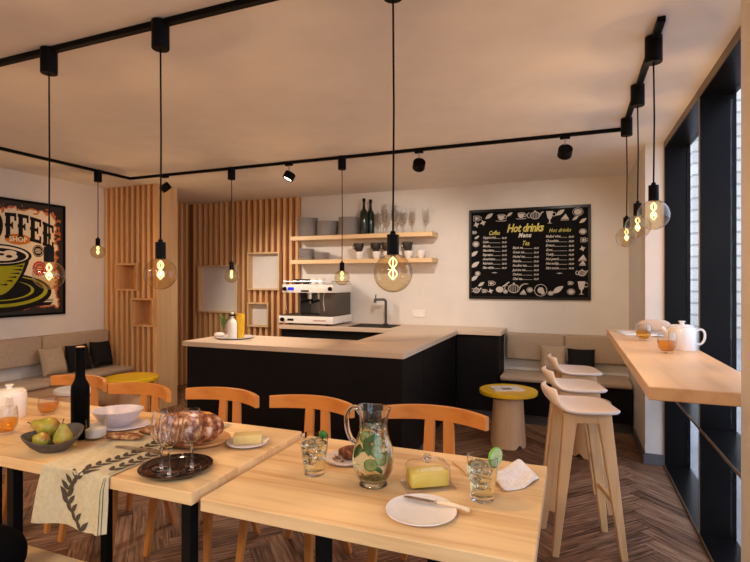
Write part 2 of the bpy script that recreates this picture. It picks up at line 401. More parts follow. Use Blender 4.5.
        if weld:
            bm = bmesh.new(); bm.from_mesh(me)
            bmesh.ops.remove_doubles(bm, verts=bm.verts, dist=1e-6)
            bmesh.ops.recalc_face_normals(bm, faces=bm.faces); bm.to_mesh(me); bm.free()
        if smooth:
            me.polygons.foreach_set('use_smooth', [True]*len(me.polygons)); me.set_sharp_from_angle(angle=math.radians(smooth))
        me.update()
        ob = bpy.data.objects.new(name, me); col.objects.link(ob)
        if parent is not None:
            ob.parent = parent
            if not local: ob['_w'] = tuple(off)
        else: ob.location = off
        if parent is None: ob['_w'] = tuple(off)
        return ob

def thing(name, label, cat, loc=(0, 0, 0), rz=0, group=None):
    o = bpy.data.objects.new(name, None); col.objects.link(o)
    o.location = loc; o.rotation_euler = (0, 0, rz); o.empty_display_size = .05
    o['_w'] = tuple(loc); o['label'] = label; o['category'] = cat
    if group: o['group'] = group
    return o
def tag(o, label, cat, group=None):
    o['label'] = label; o['category'] = cat
    if group: o['group'] = group
    return o
def struct(name, mb, mats, parent=None, **k):
    o = mb.build(name, mats, parent, **k)
    if parent is None: o['kind'] = 'structure'
    return o
def kids(o): return [c for c in bpy.data.objects if c.parent == o]
def dup(root, loc, rz=None, label=None, group=None):
    def rec(o, par):
        c = o.copy(); col.objects.link(c)
        if par is not None: c.parent = par
        for ch in kids(o): rec(ch, c)
        return c
    r = rec(root, None); r.location = loc
    if rz is not None: r.rotation_euler = (0, 0, rz)
    if label: r['label'] = label
    if group: r['group'] = group
    return r
def T(x, y, z): return Matrix.Translation((x, y, z))
def R(a, ax): return Matrix.Rotation(a, 4, ax)

CE = 2.49; XL = -5.02; XW = .66; YB = 5.60; YF = -3.0

# ================================================================== ROOM SHELL
# floor: herringbone planks over a dark base
def floor():
    mb = MB(); mb.box(XL-.15, XW+.17, YF-.1, YB+.15, -.06, -.004)
    W, L, g = .098, .686, .0012
    planks = []
    c45 = math.sqrt(.5)
    for k in range(-120, 140):
        for j in range(-14, 15):
            ox, oy = k*W+j*L, k*W-j*L
            for kind in (0, 1):
                if kind == 0: x0, x1, y0, y1 = ox, ox+L, oy, oy+W
                else: x0, x1, y0, y1 = ox+L, ox+L+W, oy+W-L, oy+W
                cx, cy = (x0+x1)/2, (y0+y1)/2
                X, Y = (cx-cy)*c45, (cx+cy)*c45
                if not (XL-.3 < X-2 < XW+.3 and YF+2.6 < Y < YB+.3): continue
                planks.append((x0+g, x1-g, y0+g, y1-g, kind))
    nb = len(mb.f); vs = []; fs = []
    for (x0, x1, y0, y1, kd) in planks:
        o = len(vs)
        q = [(x0, y0), (x1, y0), (x1, y1), (x0, y1)]
        # rotate by 45 degrees: zigzag columns run along y
        vs += [((a-b)*c45-2, (a+b)*c45, 0) for a, b in q]
        fs.append((o, o+1, o+2, o+3))
    # clip to the room outline
    bm = bmesh.new()
    uvl = bm.loops.layers.uv.new('plank'); ton = bm.faces.layers.float.new('tone')
    bv = [bm.verts.new(v) for v in vs]
    for f, (x0, x1, y0, y1, kd) in zip(fs, planks):
        fa = bm.faces.new([bv[i] for i in f]); fa.material_index = 1; fa[ton] = rnd.random()
        a, b = rnd.uniform(0, 50), rnd.uniform(0, 50)
        uv = [(0, 0), (L, 0), (L, W), (0, W)] if kd == 0 else [(0, 0), (0, W), (L, W), (L, 0)]
        for lp, (p, q) in zip(fa.loops, uv): lp[uvl].uv = (p+a, q+b)
    for co, no in (((XL-.1, 0, 0), (-1, 0, 0)), ((XW, 0, 0), (1, 0, 0)), ((0, YB+.1, 0), (0, 1, 0)), ((0, YF, 0), (0, -1, 0))):
        bmesh.ops.bisect_plane(bm, geom=list(bm.verts)+list(bm.edges)+list(bm.faces), plane_co=co, plane_no=no, clear_outer=True)
    b0 = [bm.verts.new(v) for v in mb.v]
    for f in mb.f: bm.faces.new([b0[i] for i in f])
    me = bpy.data.meshes.new('floor'); bm.to_mesh(me); bm.free()
    me.materials.append(M['floor_gap']); me.materials.append(M['plank'])
    o = bpy.data.objects.new('floor', me); col.objects.link(o); o['kind'] = 'structure'
floor()
struct('ceiling', MB().box(XL-.15, XW+.17, YF-.1, YB+.15, CE, CE+.12), 'ceiling')
struct('wall_back', MB().box(XL-.15, XW+.17, YB, YB+.15, 0, CE), 'wall')
struct('wall_left', MB().box(XL-.15, XL, YF-.1, YB, 0, CE), 'wall')
struct('wall_front', MB().box(XL-.15, XW+.17, YF-.15, YF, 0, CE), 'wall')
struct('wall_right', MB().box(.53, XW+.17, 4.385, YB, 0, CE), 'wall')
struct('wall_pillar', MB().box(.53, XW+.17, 1.2, 2.02, 0, CE), 'wall')
struct('wall_street', MB().box(XW, XW+.17, YF, -1.6, 0, CE), 'wall')
struct('baseboard_right', MB().box(.518, .53, 4.385, 5.16, 0, .085).box(.518, XW-.002, 4.373, 4.385, 0, .085), 'baseboard')
struct('baseboard_pillar', MB().box(.518, .53, 1.2, 2.02, 0, .085).box(.518, XW-.002, 2.02, 2.032, 0, .085), 'baseboard')
# partition with slats on its front and a plain timber end

struct('trim_1', MB().box(-4.255, -4.225, 4.235, 4.52, 0, CE), 'panel_wood')
def slat_run(xs, y0, y1, holes, w=.034):
    mb = MB()
    for x in xs:
        segs = [(0.0, CE)]
        for (a, b, c, d) in holes:
            if x+w/2 > a and x-w/2 < b:
                ns = []
                for s0, s1 in segs:
                    if d <= s0 or c >= s1: ns.append((s0, s1)); continue
                    if c-s0 > .01: ns.append((s0, c))
                    if s1-d > .01: ns.append((d, s1))
                segs = ns
        for s0, s1 in segs: mb.box(x-w/2, x+w/2, y0, y1, s0, s1, .002)
    return mb
holes_n = [(-4.83, -4.50, 1.31, 1.62), (-4.59, -4.262, .915, 1.23)]
def backing(x0, x1, holes, ya=5.585, yb=5.5999):
    mb = MB(); xs = sorted({x0, x1, *[h[0] for h in holes], *[h[1] for h in holes]})
    for a, b in zip(xs, xs[1:]):
        z = 0
        for h in sorted([h for h in holes if h[0] <= a and h[1] >= b], key=lambda h: h[2]):
            mb.box(a, b, ya, yb, z, h[2]); z = h[3]
        mb.box(a, b, ya, yb, z, CE)
    return mb
pw = backing(XL, -4.2555, holes_n, 4.27, 4.44); pw.box(XL, -4.2555, 4.44, 4.515, 0, CE)
struct('wall_partition', pw, 'slat_backing')
struct('trim_2', slat_run([-4.985+.0795*k for k in range(10)], 4.215, 4.27, holes_n), 'slat')
holes_b = [(-4.79, -4.135, .99, 1.635), (-3.975, -3.485, 1.30, 1.795), (-3.975, -3.65, .82, 1.14)]
struct('trim_3', backing(XL, -3.225, holes_b), 'slat_backing')
struct('trim_4', slat_run([-3.245-.0905*k for k in range(19)], 5.53, 5.585, holes_b, .036), 'slat')
lw = MB(); lw.box(XL, XL+.015, 4.5155, 5.584, 0, CE)
struct('trim_5', lw, 'slat_backing')
lw = MB()
for k in range(11): lw.box(XL+.015, XL+.066, 4.56+k*.0905, 4.596+k*.0905, 0, CE, .002)
struct('trim_6', lw, 'slat')
def niche(h, y0, y1, label, back, wide=.022):
    a, b, c, d = h
    t = thing('display_niche', label, 'niche', ((a+b)/2, y1, c), group='wooden box frames among the slats')
    f = MB()
    f.box(a, b, y0, y1, c, c+wide, .001); f.box(a, b, y0, y1, d-wide, d, .001)
    f.box(a, a+wide, y0, y1, c+wide, d-wide); f.box(b-wide, b, y0, y1, c+wide, d-wide)
    f.build('frame', 'panel_wood' if back == 'wall' else 'slat', t)
    p = MB().box(a+wide, b-wide, y1-.006, y1-.001, c+wide, d-wide).build('back_panel', back, t)
    if back == 'wall': p['label'] = 'pale plain back panel'
for h, lb in zip(holes_n, ('upper small timber niche in the slatted partition by the poster wall', 'lower small timber niche in the slatted partition, nearer the timber end')):
    niche(h, 4.195, 4.438, lb, 'slat')
for h, lb in zip(holes_b, ('large pale-backed niche in the slats behind the white soap bottle', 'tall pale-backed niche in the slats, upper one near the coffee machine', 'small pale-backed niche in the slats below the tall one')):
    niche(h, 5.50, 5.598, lb, 'wall')

# ------------------------------------------------------------------ window bay on the street side
def window(name, y0, y1, mull):
    w = bpy.data.objects.new(name, None); col.objects.link(w); w['kind'] = 'structure'; w['_w'] = (XW, y0, 0); w.location = (XW, y0, 0)
    x0, x1, t = XW, XW+.17, .014
    f = MB()
    for y in [y0+t/2, *mull, y1-t/2]: f.box(x0, x1, y-t/2, y+t/2, 0, CE-.002)
    for z in (.008, .60, CE-.045): f.box(x0+.001, x1-.001, y0+t, y1-t, z-.007, z+.007)
    f.build('frame', 'window_steel', w)
    e = MB()
    for y in [y0+t/2, *mull, y1-t/2]: e.box(x0-.004, x0, y-t/2-.001, y+t/2+.001, 0, CE-.002)
    for z in (.008, .60): e.box(x0-.004, x0, y0, y1, z-.008, z+.008)
    e.box(x0-.004, x0, y0, y1, CE-.05, CE-.002)
    e.build('edge_strip', 'bronze_edge', w)
    ys = [y0, *mull, y1]
    for a, b in zip(ys, ys[1:]):
        for za, zb in ((.015, .593), (.607, CE-.052)):
            MB().box(x1-.03, x1-.022, a+t, b-t, za, zb).build('pane', 'pane', w)
window('window_1', 2.02, 4.385, [3.245])
window('window_2', -1.6, 1.2, [-.65, .27])
# outside
struct('ground_street', MB().box(XW+.17, 14, -8, 30, -.12, -.02), 'asphalt')
fac = MB()
fac.box(2.9, 13, 15.0, 15.4, -.05, 9)
struct('exterior_facade', fac, 'brick')
fw = MB()
for k in range(4): fw.box(4.6+k*2.2, 5.8+k*2.2, 14.93, 15.0, 1.0, 3.2); fw.box(4.6+k*2.2, 5.8+k*2.2, 14.93, 15.0, 4.4, 6.6)
struct('exterior_windows', fw, 'window_steel')

# ================================================================== COUNTER
CT = .91
top = MB()
# U-shaped worktop outline
outl = [(-3.08, 3.35), (-1.10, 3.35), (-1.10, 5.13), (-.66, 5.13), (-.66, 5.598), (-3.17, 5.598), (-3.17, 4.98), (-1.72, 4.98), (-1.72, 3.95), (-3.08, 3.95)]
top.prism(outl, .042, T(0, 0, CT-.042))
bmw = top.build('worktop', 'worktop', weld=False, smooth=0)
tag(bmw, 'pale wood U-shaped worktop of the coffee counter', 'worktop')
md = bmw.modifiers.new('b', 'BEVEL'); md.width = .003; md.limit_method = 'ANGLE'
def cab(name, label, x0, x1, y0, y1, plinth=True, front=None, doors=0):
    t = thing(name, label, 'cabinet', ((x0+x1)/2, (y0+y1)/2, 0), group='black counter cabinets')
    MB().box(x0, x1, y0, y1, .10, CT-.043, .002).build('body', 'black_cabinet', t)
    p = MB().box(x0+.04, x1-.04, y0+.05, y1-.05, 0, .10).build('plinth', 'plinth', t)
    return t
c1 = cab('counter_cabinet', 'long black front of the island counter facing the dining tables', -3.05, -1.125, 3.375, 3.93)
seam = MB()
for x in (-2.57, -2.09, -1.61): MB().box(x-.478/2-.002+.241, x+.241, 3.3745, 3.3755, .12, .85) if False else None
c2 = cab('counter_cabinet', 'black side of the counter wing facing the yellow stump table', -1.70, -1.125, 3.935, 5.15)
c3 = cab('counter_cabinet', 'short black end cabinet next to the taupe wall bench', -1.12, -.69, 5.16, 5.597)
c4 = cab('counter_cabinet', 'black back cabinet below the coffee machine and sink', -3.15, -1.72, 5.02, 5.597)
# island tray with bottles
# sink and faucet
s = thing('sink', 'black inset sink in the worktop beside the coffee machine', 'sink', (-2.08, 5.28, CT))
s_ = MB(); x0, x1, y0, y1 = -2.33, -1.83, 5.09, 5.46
s_.box(x0, x1, y0, y0+.03, CT, CT+.005, .001).box(x0, x1, y1-.03, y1, CT, CT+.005, .001).box(x0, x0+.03, y0+.03, y1-.03, CT, CT+.005, .001).box(x1-.03, x1, y0+.03, y1-.03, CT, CT+.005, .001)
s_.build('rim', 'black_metal', s); MB().box(x0+.03, x1-.03, y0+.03, y1-.03, CT+.0005, CT+.002).build('basin', 'black_metal', s)
fx, fy = -2.03, 5.50
s = thing('faucet', 'dark angular faucet rising behind the sink', 'faucet', (fx, fy, CT+.0005))
f = MB(); f.lathe([(0, 0), (.028, 0), (.028, .012), (.017, .016), (0, .016)], 20, c=(fx, fy, CT+.0005))
f.tube([(fx, fy, CT+.014), (fx, fy, 1.17), (fx-.004, fy-.004, 1.19), (fx-.02, fy-.012, 1.203), (fx-.06, fy-.04, 1.203), (fx-.105, fy-.075, 1.203)], .0155, 14); f.build('body', 'dark_steel', s)
MB().tube([(fx-.105, fy-.075, 1.213), (fx-.105, fy-.075, 1.165)], .017, 14).build('spout_tip', 'dark_steel', s)
MB().tube([(fx-.1, fy-.07, 1.215), (fx-.1, fy-.07, 1.25), (fx-.1, fy-.06, 1.256)], .007, 8).build('lever', 'dark_steel', s)
# wall socket
s = thing('wall_socket', 'white double socket plate on the wall over the counter', 'socket', (-1.655, YB, 1.0))
MB().box(-1.735, -1.575, 5.588, 5.5995, 1.0, 1.085, .004).build('plate', 'white_enamel', s)
for x in (-1.695, -1.615):
    MB().lathe([(0, 0), (.024, 0), (.026, .003), (.028, .003)], 20, mtx=T(x, 5.5875, 1.0425) @ R(PI/2, 'X')).build('outlet', 'white_ceramic', s)

# ------------------------------------------------------------------ coffee machine
def machine():
    x0, x1, y0, y1, z = -3.20, -2.49, 5.04, 5.56, CT
    t = thing('coffee_machine', 'white two-group coffee machine with cups on its roof', 'coffee machine', ((x0+x1)/2, (y0+y1)/2, z+.001))
    b = MB(); b.box(x0, x1, y0, y1, z+.022, z+.105, .006, 2); b.build('base', 'white_enamel', t)
    for fx in (x0+.12, x1-.1):
        for fy in (y0+.06, y1-.06):
            MB().lathe([(0, 0), (.02, 0), (.022, .022), (0, .022)], 14, c=(fx, fy, z+.001)).build('foot', 'black_metal', t)
    u = MB(); u.box(x0+.05, x1, y0-.0, y1, z+.375, z+.47, .006, 2); u.build('top_housing', 'white_enamel', t)
    p = MB(); p.box(x1-.22, x1-.02, y0+.09, y1-.005, z+.105, z+.375); p.build('side_panel', 'dark_steel', t)
    p = MB(); p.box(x0+.26, x1-.22, y0+.32, y1-.005, z+.105, z+.375, 0); p.build('back_panel', 'steel', t)
    p = MB(); p.box(x0+.23, x0+.26, y0+.06, y1-.005, z+.105, z+.375); p.build('divider', 'dark_steel', t)
    d = MB(); d.box(x0+.02, x1-.02, y0+.01, y0+.40, z+.106, z+.118, .003)
    for k in range(18): d.box(x0+.05+k*.035, x0+.065+k*.035, y0+.03, y0+.38, z+.118, z+.122)
    d.build('drip_tray', 'dark_steel', t)
    for gx in (x0+.34, x0+.47):
        g = MB(); g.lathe([(0, 0), (.036, 0), (.036, .05), (.045, .055), (.045, .075), (0, .075)], 20, c=(gx, y0+.14, z+.30)); go = g.build('group_head', 'steel', t)
        h = MB(); h.tube([(gx, y0+.14, z+.285), (gx, y0+.06, z+.28), (gx, y0-.045, z+.27)], [.013, .012, .016], 12)
        h.lathe([(0, 0), (.034, 0), (.034, .025), (0, .025)], 18, c=(gx, y0+.14, z+.275)); h.build('portafilter', 'black_metal', t)
        MB().tube([(gx, y0+.14, z+.275), (gx, y0+.14, z+.245)], .009, 8).build('spout', 'steel', t)
    for wx in (x0+.10, x1-.12):
        w = MB(); w.tube([(wx, y0+.03, z+.375), (wx, y0+.0, z+.34), (wx+.01, y0-.02, z+.25), (wx+.02, y0-.015, z+.17)], .006, 8); w.build('steam_wand', 'steel', t)
    for kx, kz in ((x0+.085, .42), (x1-.035, .42), (x0+.055, .062)):
        k = MB(); k.lathe([(0, 0), (.024, 0), (.022, .022), (.0, .024)], 20, mtx=T(kx, y0-.001, z+kz) @ R(PI/2, 'X')); k.build('knob', 'black_metal', t)
    MB().box(x0+.125, x0+.205, y0-.004, y0+.001, z+.402, z+.437).build('display', 'display', t)
    MB().box(x0+.30, x0+.40, y0-.003, y0+.001, z+.385, z+.405).build('button_row', 'black_metal', t)
    MB().box(x0+.12, x0+.20, y0-.003, y0+.001, z+.05, z+.075).build('switch_plate', 'black_metal', t)
    l = MB()
    for k in range(9): l.box(x0+.46+k*.018, x0+.472+k*.018, y0-.002, y0+.001, z+.052, z+.066)
    l.build('nameplate', plain('rose_nameplate', (.45, .16, .10), .5), t)
    r = MB(); zz = z+.505
    r.tube([(x0+.06, y0+.02, zz), (x1-.02, y0+.02, zz), (x1-.02, y1-.02, zz), (x0+.06, y1-.02, zz)], .005, 8, closed=True)
    for px, py in ((x0+.06, y0+.02), (x1-.02, y0+.02), (x1-.02, y1-.02), (x0+.06, y1-.02)): r.tube([(px, py, z+.47), (px, py, zz)], .005, 8)
    r.build('cup_rail', 'steel', t)
machine()
def cup_mb(r, h, handle=True, thick=.004, foot=.55):
    mb = MB(); prof = [(0, 0), (r*foot, 0), (r*foot, .004), (r*.8, h*.3), (r*.96, h*.7), (r, h), (r-thick, h), (r*.9-thick, h*.6), (r*.7-thick, h*.28), (0, .008)]
    mb.lathe(prof, 22); return mb
def handle_mb(r, h, t=.0045):
    return MB().tube(curve([(r*.93, 0, h*.78), (r*1.25, 0, h*.82), (r*1.48, 0, h*.6), (r*1.3, 0, h*.33), (r*.82, 0, h*.3)], 4), t, 8)
def cup(name, label, loc, mat, r, h, rz=0, group=None):
    t = thing(name, label, 'cup', loc, rz, group)
    cup_mb(r, h).build('body', mat, t, local=True); handle_mb(r, h).build('handle', mat, t, local=True)
    return t
zr = CT+.4705
g = 'cups on top of the coffee machine'
lw = 'white espresso cup in the row on the coffee machine roof'
c0 = cup('espresso_cup', lw, (-2.80, 5.16, zr), 'white_ceramic', .036, .07, 2.2, g)
for x, y in ((-2.71, 5.16), (-2.75, 5.28), (-2.84, 5.28)): dup(c0, (x, y, zr), 2, lw, g)
ld = 'dark glass coffee cup on the coffee machine roof'
c0 = cup('coffee_cup', ld, (-3.02, 5.15, zr), 'dark_ceramic', .042, .062, 1.5, g)
for x, y in ((-2.92, 5.17), (-3.08, 5.27), (-2.97, 5.30)): dup(c0, (x, y, zr), 1, ld, g)

# ------------------------------------------------------------------ wall shelves and crockery
SF, SB = 5.345, 5.599
Z1, Z2 = 1.967, 1.678
for zt, lb in ((Z1, 'upper floating oak shelf holding plates, bottles and wine glasses'), (Z2, 'lower floating oak shelf holding small plates and cups')):
    o = MB().box(-3.225, -1.43, SF, 5.529, zt-.05, zt, .002); o.box(-3.185, -1.43, 5.529, SB, zt-.05, zt)
    tag(o.build('wall_shelf', 'shelf_wood'), lb, 'shelf', 'floating oak shelves')
def plate_mb(r, h=.018):
    return MB().lathe([(0, 0), (r*.6, 0), (r*.66, .003), (r, h-.004), (r+.001, h), (r-.004, h+.001), (r*.66, .007), (0, .005)], 36)
proto = {}
def plate_stack(x, y, z, r, n, label, group, step=.0175):
    key = round(r, 3)
    for k in range(n):
        if key not in proto: o = plate_mb(r).build('plate', 'grey_ceramic', local=True); proto[key] = o
        else: o = proto[key].copy(); col.objects.link(o)
        o.location = (x+rnd.uniform(-.004, .004), y+rnd.uniform(-.004, .004), z+.0004+k*step)
        tag(o, label, 'plate', group)
plate_stack(-3.045, 5.46, Z1, .128, 13, 'grey plate in the tall stack nearest the slats on the upper shelf', 'plates in the stack nearest the slats, upper shelf')
plate_stack(-2.775, 5.46, Z1, .128, 10, 'grey plate in the shorter middle stack on the upper shelf', 'plates in the middle stack, upper shelf')
plate_stack(-2.49, 5.46, Z1, .125, 12, 'grey plate in the stack beside the two green bottles', 'plates in the stack beside the bottles')
plate_stack(-3.065, 5.46, Z2, .098, 8, 'small grey plate in the taller stack on the lower shelf', 'plates in the taller stack, lower shelf')
plate_stack(-2.85, 5.46, Z2, .098, 5, 'small grey plate in the lower stack on the lower shelf', 'plates in the low stack, lower shelf')
def bottle(name, label, loc, prof, mat, cap=None, group=None):
    t = thing(name, label, 'bottle', loc, 0, group)
    MB().lathe(prof, 28).build('body', mat, t, local=True)
    if cap: MB().lathe(cap[0], 20).build('cap', cap[1], t, local=True)
    return t
wb = [(0, 0), (.043, 0), (.045, .006), (.045, .24), (.040, .27), (.020, .30), (.0155, .33), (.0155, .405), (.0175, .406), (.0175, .42), (0, .42)]
cp = ([(.0185, .38), (.0185, .4215), (0, .4225)], 'black_metal')
b0 = bottle('wine_bottle', 'dark green bottle on the upper shelf touching the plate stack', (-2.275, 5.42, Z1+.0005), wb, 'green_bottle', cp, 'green bottles on the upper shelf')
dup(b0, (-2.232, 5.522, Z1+.0005), 0, 'dark green bottle on the upper shelf next to the wine glasses')
def wine_glass(name, label, loc, h=.27, r=.038, group=None):
    t = thing(name, label, 'wine glass', loc, 0, group)
    MB().lathe([(0, h*.425), (r*.35, h*.435), (r*.8, h*.52), (r, h*.66), (r*.93, h*.85), (r*.8, h), (r*.8-.0016, h), (r*.93-.0016, h*.85), (r-.0016, h*.66), (r*.8-.0016, h*.525), (r*.35, h*.447), (0, h*.44)], 30).build('bowl', 'wine_glass', t, local=True)
    MB().lathe([(0, .002), (r*.95, .0005), (r*.95, .003), (.008, .008), (.0045, .02), (.004, h*.40), (.008, h*.422), (0, h*.4235)], 22).build('stem', 'wine_glass', t, local=True)
    return t
g = 'stemmed glasses on the upper shelf'
w0 = wine_glass('wine_glass', 'clear wine glass on the upper shelf, closest to the bottles', (-2.07, 5.43, Z1+.0005), group=g)
for x, y, lb in ((-1.965, 5.42, 'clear wine glass half hidden behind the hanging black cord'), (-1.865, 5.45, 'clear wine glass just past the hanging black cord'),
                 (-1.775, 5.41, 'clear wine glass beside its neighbour past the hanging cord'), (-1.68, 5.42, 'clear wine glass, second from the open end of the shelf'),
                 (-1.53, 5.42, 'clear wine glass alone at the open end of the upper shelf')):
    dup(w0, (x, y, Z1+.0005), 0, lb)
w1 = wine_glass('champagne_flute', 'tall clear flute behind the wine glasses near the bottles', (-2.06, 5.53, Z1+.0005), .36, .030, g)
dup(w1, (-1.93, 5.53, Z1+.0005), 0, 'tall clear flute behind the hanging black cord')
# cups on the lower shelf: white below, dark glass above
g = 'cups stacked on the lower shelf'
cw = None; cd = None
spots = [(-2.335, 1, 'stack farthest from the shelf end', .0), (-2.12, 1, 'stack left of the hanging bulb', .0), (-1.985, 1, 'stack behind the hanging bulb', 0), (-1.73, 1, 'stack nearest the shelf end', 0), (-1.585, 0, '', 0)]
for x, dark, where, _ in spots:
    lb = f'white cup at the bottom of the {where}' if dark else 'single white cup at the open end of the lower shelf'
    if cw is None: cw = cup('white_cup', lb, (x, 5.43, Z2+.0005), 'white_ceramic', .052, .085, 2.6, g)
    else: dup(cw, (x, 5.43, Z2+.0005), 2.6+rnd.uniform(-.8, .8), lb)
    if dark:
        lb = f'dark smoky cup on top of the {where}'
        if cd is None: cd = cup('smoky_cup', lb, (x-.01, 5.43, Z2+.086), 'dark_ceramic', .062, .10, 4.3, g)
        else: dup(cd, (x-.01, 5.43, Z2+.086), 4.3+rnd.uniform(-.25, .25), lb)
for x, y, k in ((-1.865, 5.47, 0),):
    if k: dup(cd, (x, y, Z2+.0005), 1.2, 'dark smoky cup standing on the shelf between two stacks')
    else: dup(cw, (x, y, Z2+.0005), 1.2, 'white cup partly hidden behind the bulb socket')

# ------------------------------------------------------------------ tray group on the island
tz = CT+.0005
t = tag(MB().lathe([(0, 0), (.10, 0), (.15, .006), (.168, .012), (.166, .014), (.148, .009), (.10, .004), (0, .004)], 40, c=(-2.80, 3.70, tz)).build('serving_plate', 'grey_ceramic'), 'thin pale round tray under the soap bottle on the island', 'plate')
bx, by, bz = -2.775, 3.625, tz+.0045
t = thing('soap_bottle', 'white bottle with dark collar on the island counter', 'bottle', (bx, by, bz))
MB().lathe([(0, 0), (.036, 0), (.040, .004), (.040, .13), (.034, .155), (.016, .175), (.013, .20), (0, .20)], 26, c=(bx, by, bz)).build('body', 'white_enamel', t)
MB().lathe([(0, .198), (.022, .198), (.022, .209), (.012, .212), (0, .212)], 20, c=(bx, by, bz)).build('collar', 'black_metal', t)
MB().lathe([(0, .210), (.011, .211), (.012, .225), (.005, .232), (0, .233)], 16, c=(bx, by, bz)).build('cap', 'white_enamel', t)
yx, yy = -2.745, 3.70
t = MB().lathe([(0, 0), (.032, 0), (.034, .01), (.041, .215), (.037, .215), (.031, .012), (0, .010)], 24, c=(yx, yy, bz))
tag(t.build('yellow_tumbler', 'yellow_box'), 'tall yellow tumbler behind the white soap bottle', 'tumbler')
vx, vy = -3.005, 3.80
t = thing('air_plant', 'small green air plant in a glass vase on the island', 'plant', (vx, vy, tz))
MB().lathe([(0, 0), (.026, 0), (.034, .02), (.030, .07), (.022, .10), (.026, .12)], 22, c=(vx, vy, tz)).build('vase', 'glass', t)
pl = MB()
for k in range(26):
    a = rnd.uniform(0, 2*PI); r_ = rnd.uniform(.02, .07); h = rnd.uniform(.16, .24)
    pl.tube([(vx, vy, tz+.06), (vx+r_*.4*math.cos(a), vy+r_*.4*math.sin(a), tz+.06+(h-.06)*.6), (vx+r_*math.cos(a), vy+r_*math.sin(a), tz+h)], [.003, .003, .0006], 5)
pl.build('leaves', 'plant', t)
tag(MB().blob((-2.965, 3.69, tz+.024), (.052, .045, .0238), 22, 12, .03, 3).build('pebble', 'white_ceramic'), 'white rounded pebble dish beside the soap bottle', 'stone')

# ================================================================== BENCHES
def bench(name, label, org, base_boxes, base_mat, seats, backs, plinth=None):
    t = thing(name, label, 'bench', org)
    b = MB()
    for q in base_boxes: b.box(*q, .003)
    b.build('base', base_mat, t)
    if plinth: MB().box(*plinth).build('plinth', 'plinth', t)
    for q in seats: MB().box(*q, .018, 3).build('seat_cushion', 'bench_fabric', t)
    for q in backs: MB().box(*q, .022, 3).build('back_cushion', 'bench_fabric', t)
    return t
bench('wall_bench', 'taupe upholstered bench with black base below the menu board', (-.07, 5.35, 0),
      [(-.665, .515, 5.13, 5.598, .10, .425)], 'dark_panel',
      [(-.67, -.085, 5.09, 5.55, .427, .475), (-.08, .515, 5.09, 5.55, .427, .475)],
      [(-.655, -.075, 5.50, 5.598, .585, .865), (-.07, .52, 5.50, 5.598, .585, .865)], (-.655, .512, 5.18, 5.595, 0, .10))
ys = [1.2, 2.28, 3.24, 4.19]
bench('wall_bench', 'taupe upholstered bench with timber base below the coffee poster', (-4.78, 2.7, 0),
      [(XL+.002, -4.57, 1.2, 4.19, .02, .425)], 'bench_wood',
      [(XL+.04, -4.53, a+.004, b-.004, .427, .475) for a, b in zip(ys, ys[1:])],
      [(XL+.002, -4.90, a+.003, b-.003, .595, .868) for a, b in zip([1.2, 2.7, 3.42], [2.7, 3.42, 4.19])])
def pillow(label, loc, w, h, d, rz, tilt, mat, yaw_roll=0):
    m = R(tilt, 'X') @ R(yaw_roll, 'Y')
    o = MB().pillow(w, h, d, m).build('throw_pillow', mat, local=True)
    o.location = loc; o.rotation_euler = (0, 0, rz); return tag(o, label, 'pillow', 'throw pillows on the benches')
pillow('beige pillow on the bench below the menu board', (-.18, 5.405, .625), .25, .28, .11, 0, -.25, 'pillow_beige')
pillow('charcoal pillow on the bench below the menu board', (.085, 5.40, .615), .26, .26, .11, 0, -.28, 'pillow_dark')
pillow('beige pillow on the bench below the coffee poster', (-4.80, 3.45, .625), .25, .28, .12, PI/2+.04, -.28, 'pillow_beige')
pillow('charcoal pillow on the poster-wall bench beside the beige one', (-4.80, 3.725, .62), .25, .28, .11, PI/2-.02, -.28, 'pillow_dark')
pillow('charcoal pillow on the poster-wall bench, nearest the slatted partition', (-4.80, 4.0, .625), .25, .28, .11, PI/2+.06, -.3, 'pillow_dark', .06)

# ================================================================== STUMP TABLES
def stump(label, loc, topmat, rt=.245, h=.48, rb=.148, rz=0):
    t = thing('stump_table', label, 'side table', loc, rz, 'tree trunk side tables')
    n = 48; mb = MB(); vs = []; fs = []
    for j, (r, z) in enumerate([(rb, 0), (rb*.985, .06), (rb*.93, .2), (rb*.84, h-.035)]):
        for k in range(n):
            a = 2*PI*k/n; zz = z
            if j == 0:
                d = abs(((a+PI/3) % (2*PI/3))-PI/3); zz = .034*max(0, 1-d/.24)**.7
            q = r*(1+.015*math.cos(4*a)*(-1 if j < 2 else 0))
            vs.append((q*math.cos(a), q*math.sin(a), zz))
    for j in range(3):
        for k in range(n): k2 = (k+1) % n; fs.append((j*n+k, j*n+k2, (j+1)*n+k2, (j+1)*n+k))
    fs.append(tuple(range(3*n, 4*n)))
    mb.add(vs, fs); mb.build('trunk', 'stump_wood', t, local=True)
    MB().lathe([(0, h-.034), (rt-.004, h-.034), (rt, h-.030), (rt, h-.005), (rt-.005, h), (0, h)], 56).build('table_top', topmat, t, local=True)
    return t
stump('yellow-topped stump table with papers beside the counter wing', (-.515, 4.46, 0), 'yellow', rz=.82-PI/2)
stump('yellow-topped stump table in front of the slatted partition', (-4.03, 3.70, 0), 'yellow')
stump('white-topped stump table behind the tall black bottle', (-3.97, 3.06, 0), 'white_enamel', .165, .50, .155)
stump('stump table hidden behind the bar stools', (.125, 4.46, 0), 'stump_wood', .17, .44, .14)
mg = thing('magazine', 'folded papers lying on the yellow stump table', 'magazine', (-.53, 4.47, .4803), .45)
MB().box(-.13, .13, -.095, .095, .0, .006, .001).build('pages', 'paper', mg, local=True)
MB().box(-.125, .05, -.09, .088, .0065, .010, .001, mtx=R(.05, 'Z')).build('cover', 'paper', mg, local=True)
MB().box(-.06, .03, -.075, .0, .0102, .0106, mtx=R(.05, 'Z')).build('cover_picture', 'print_grey', mg, local=True)

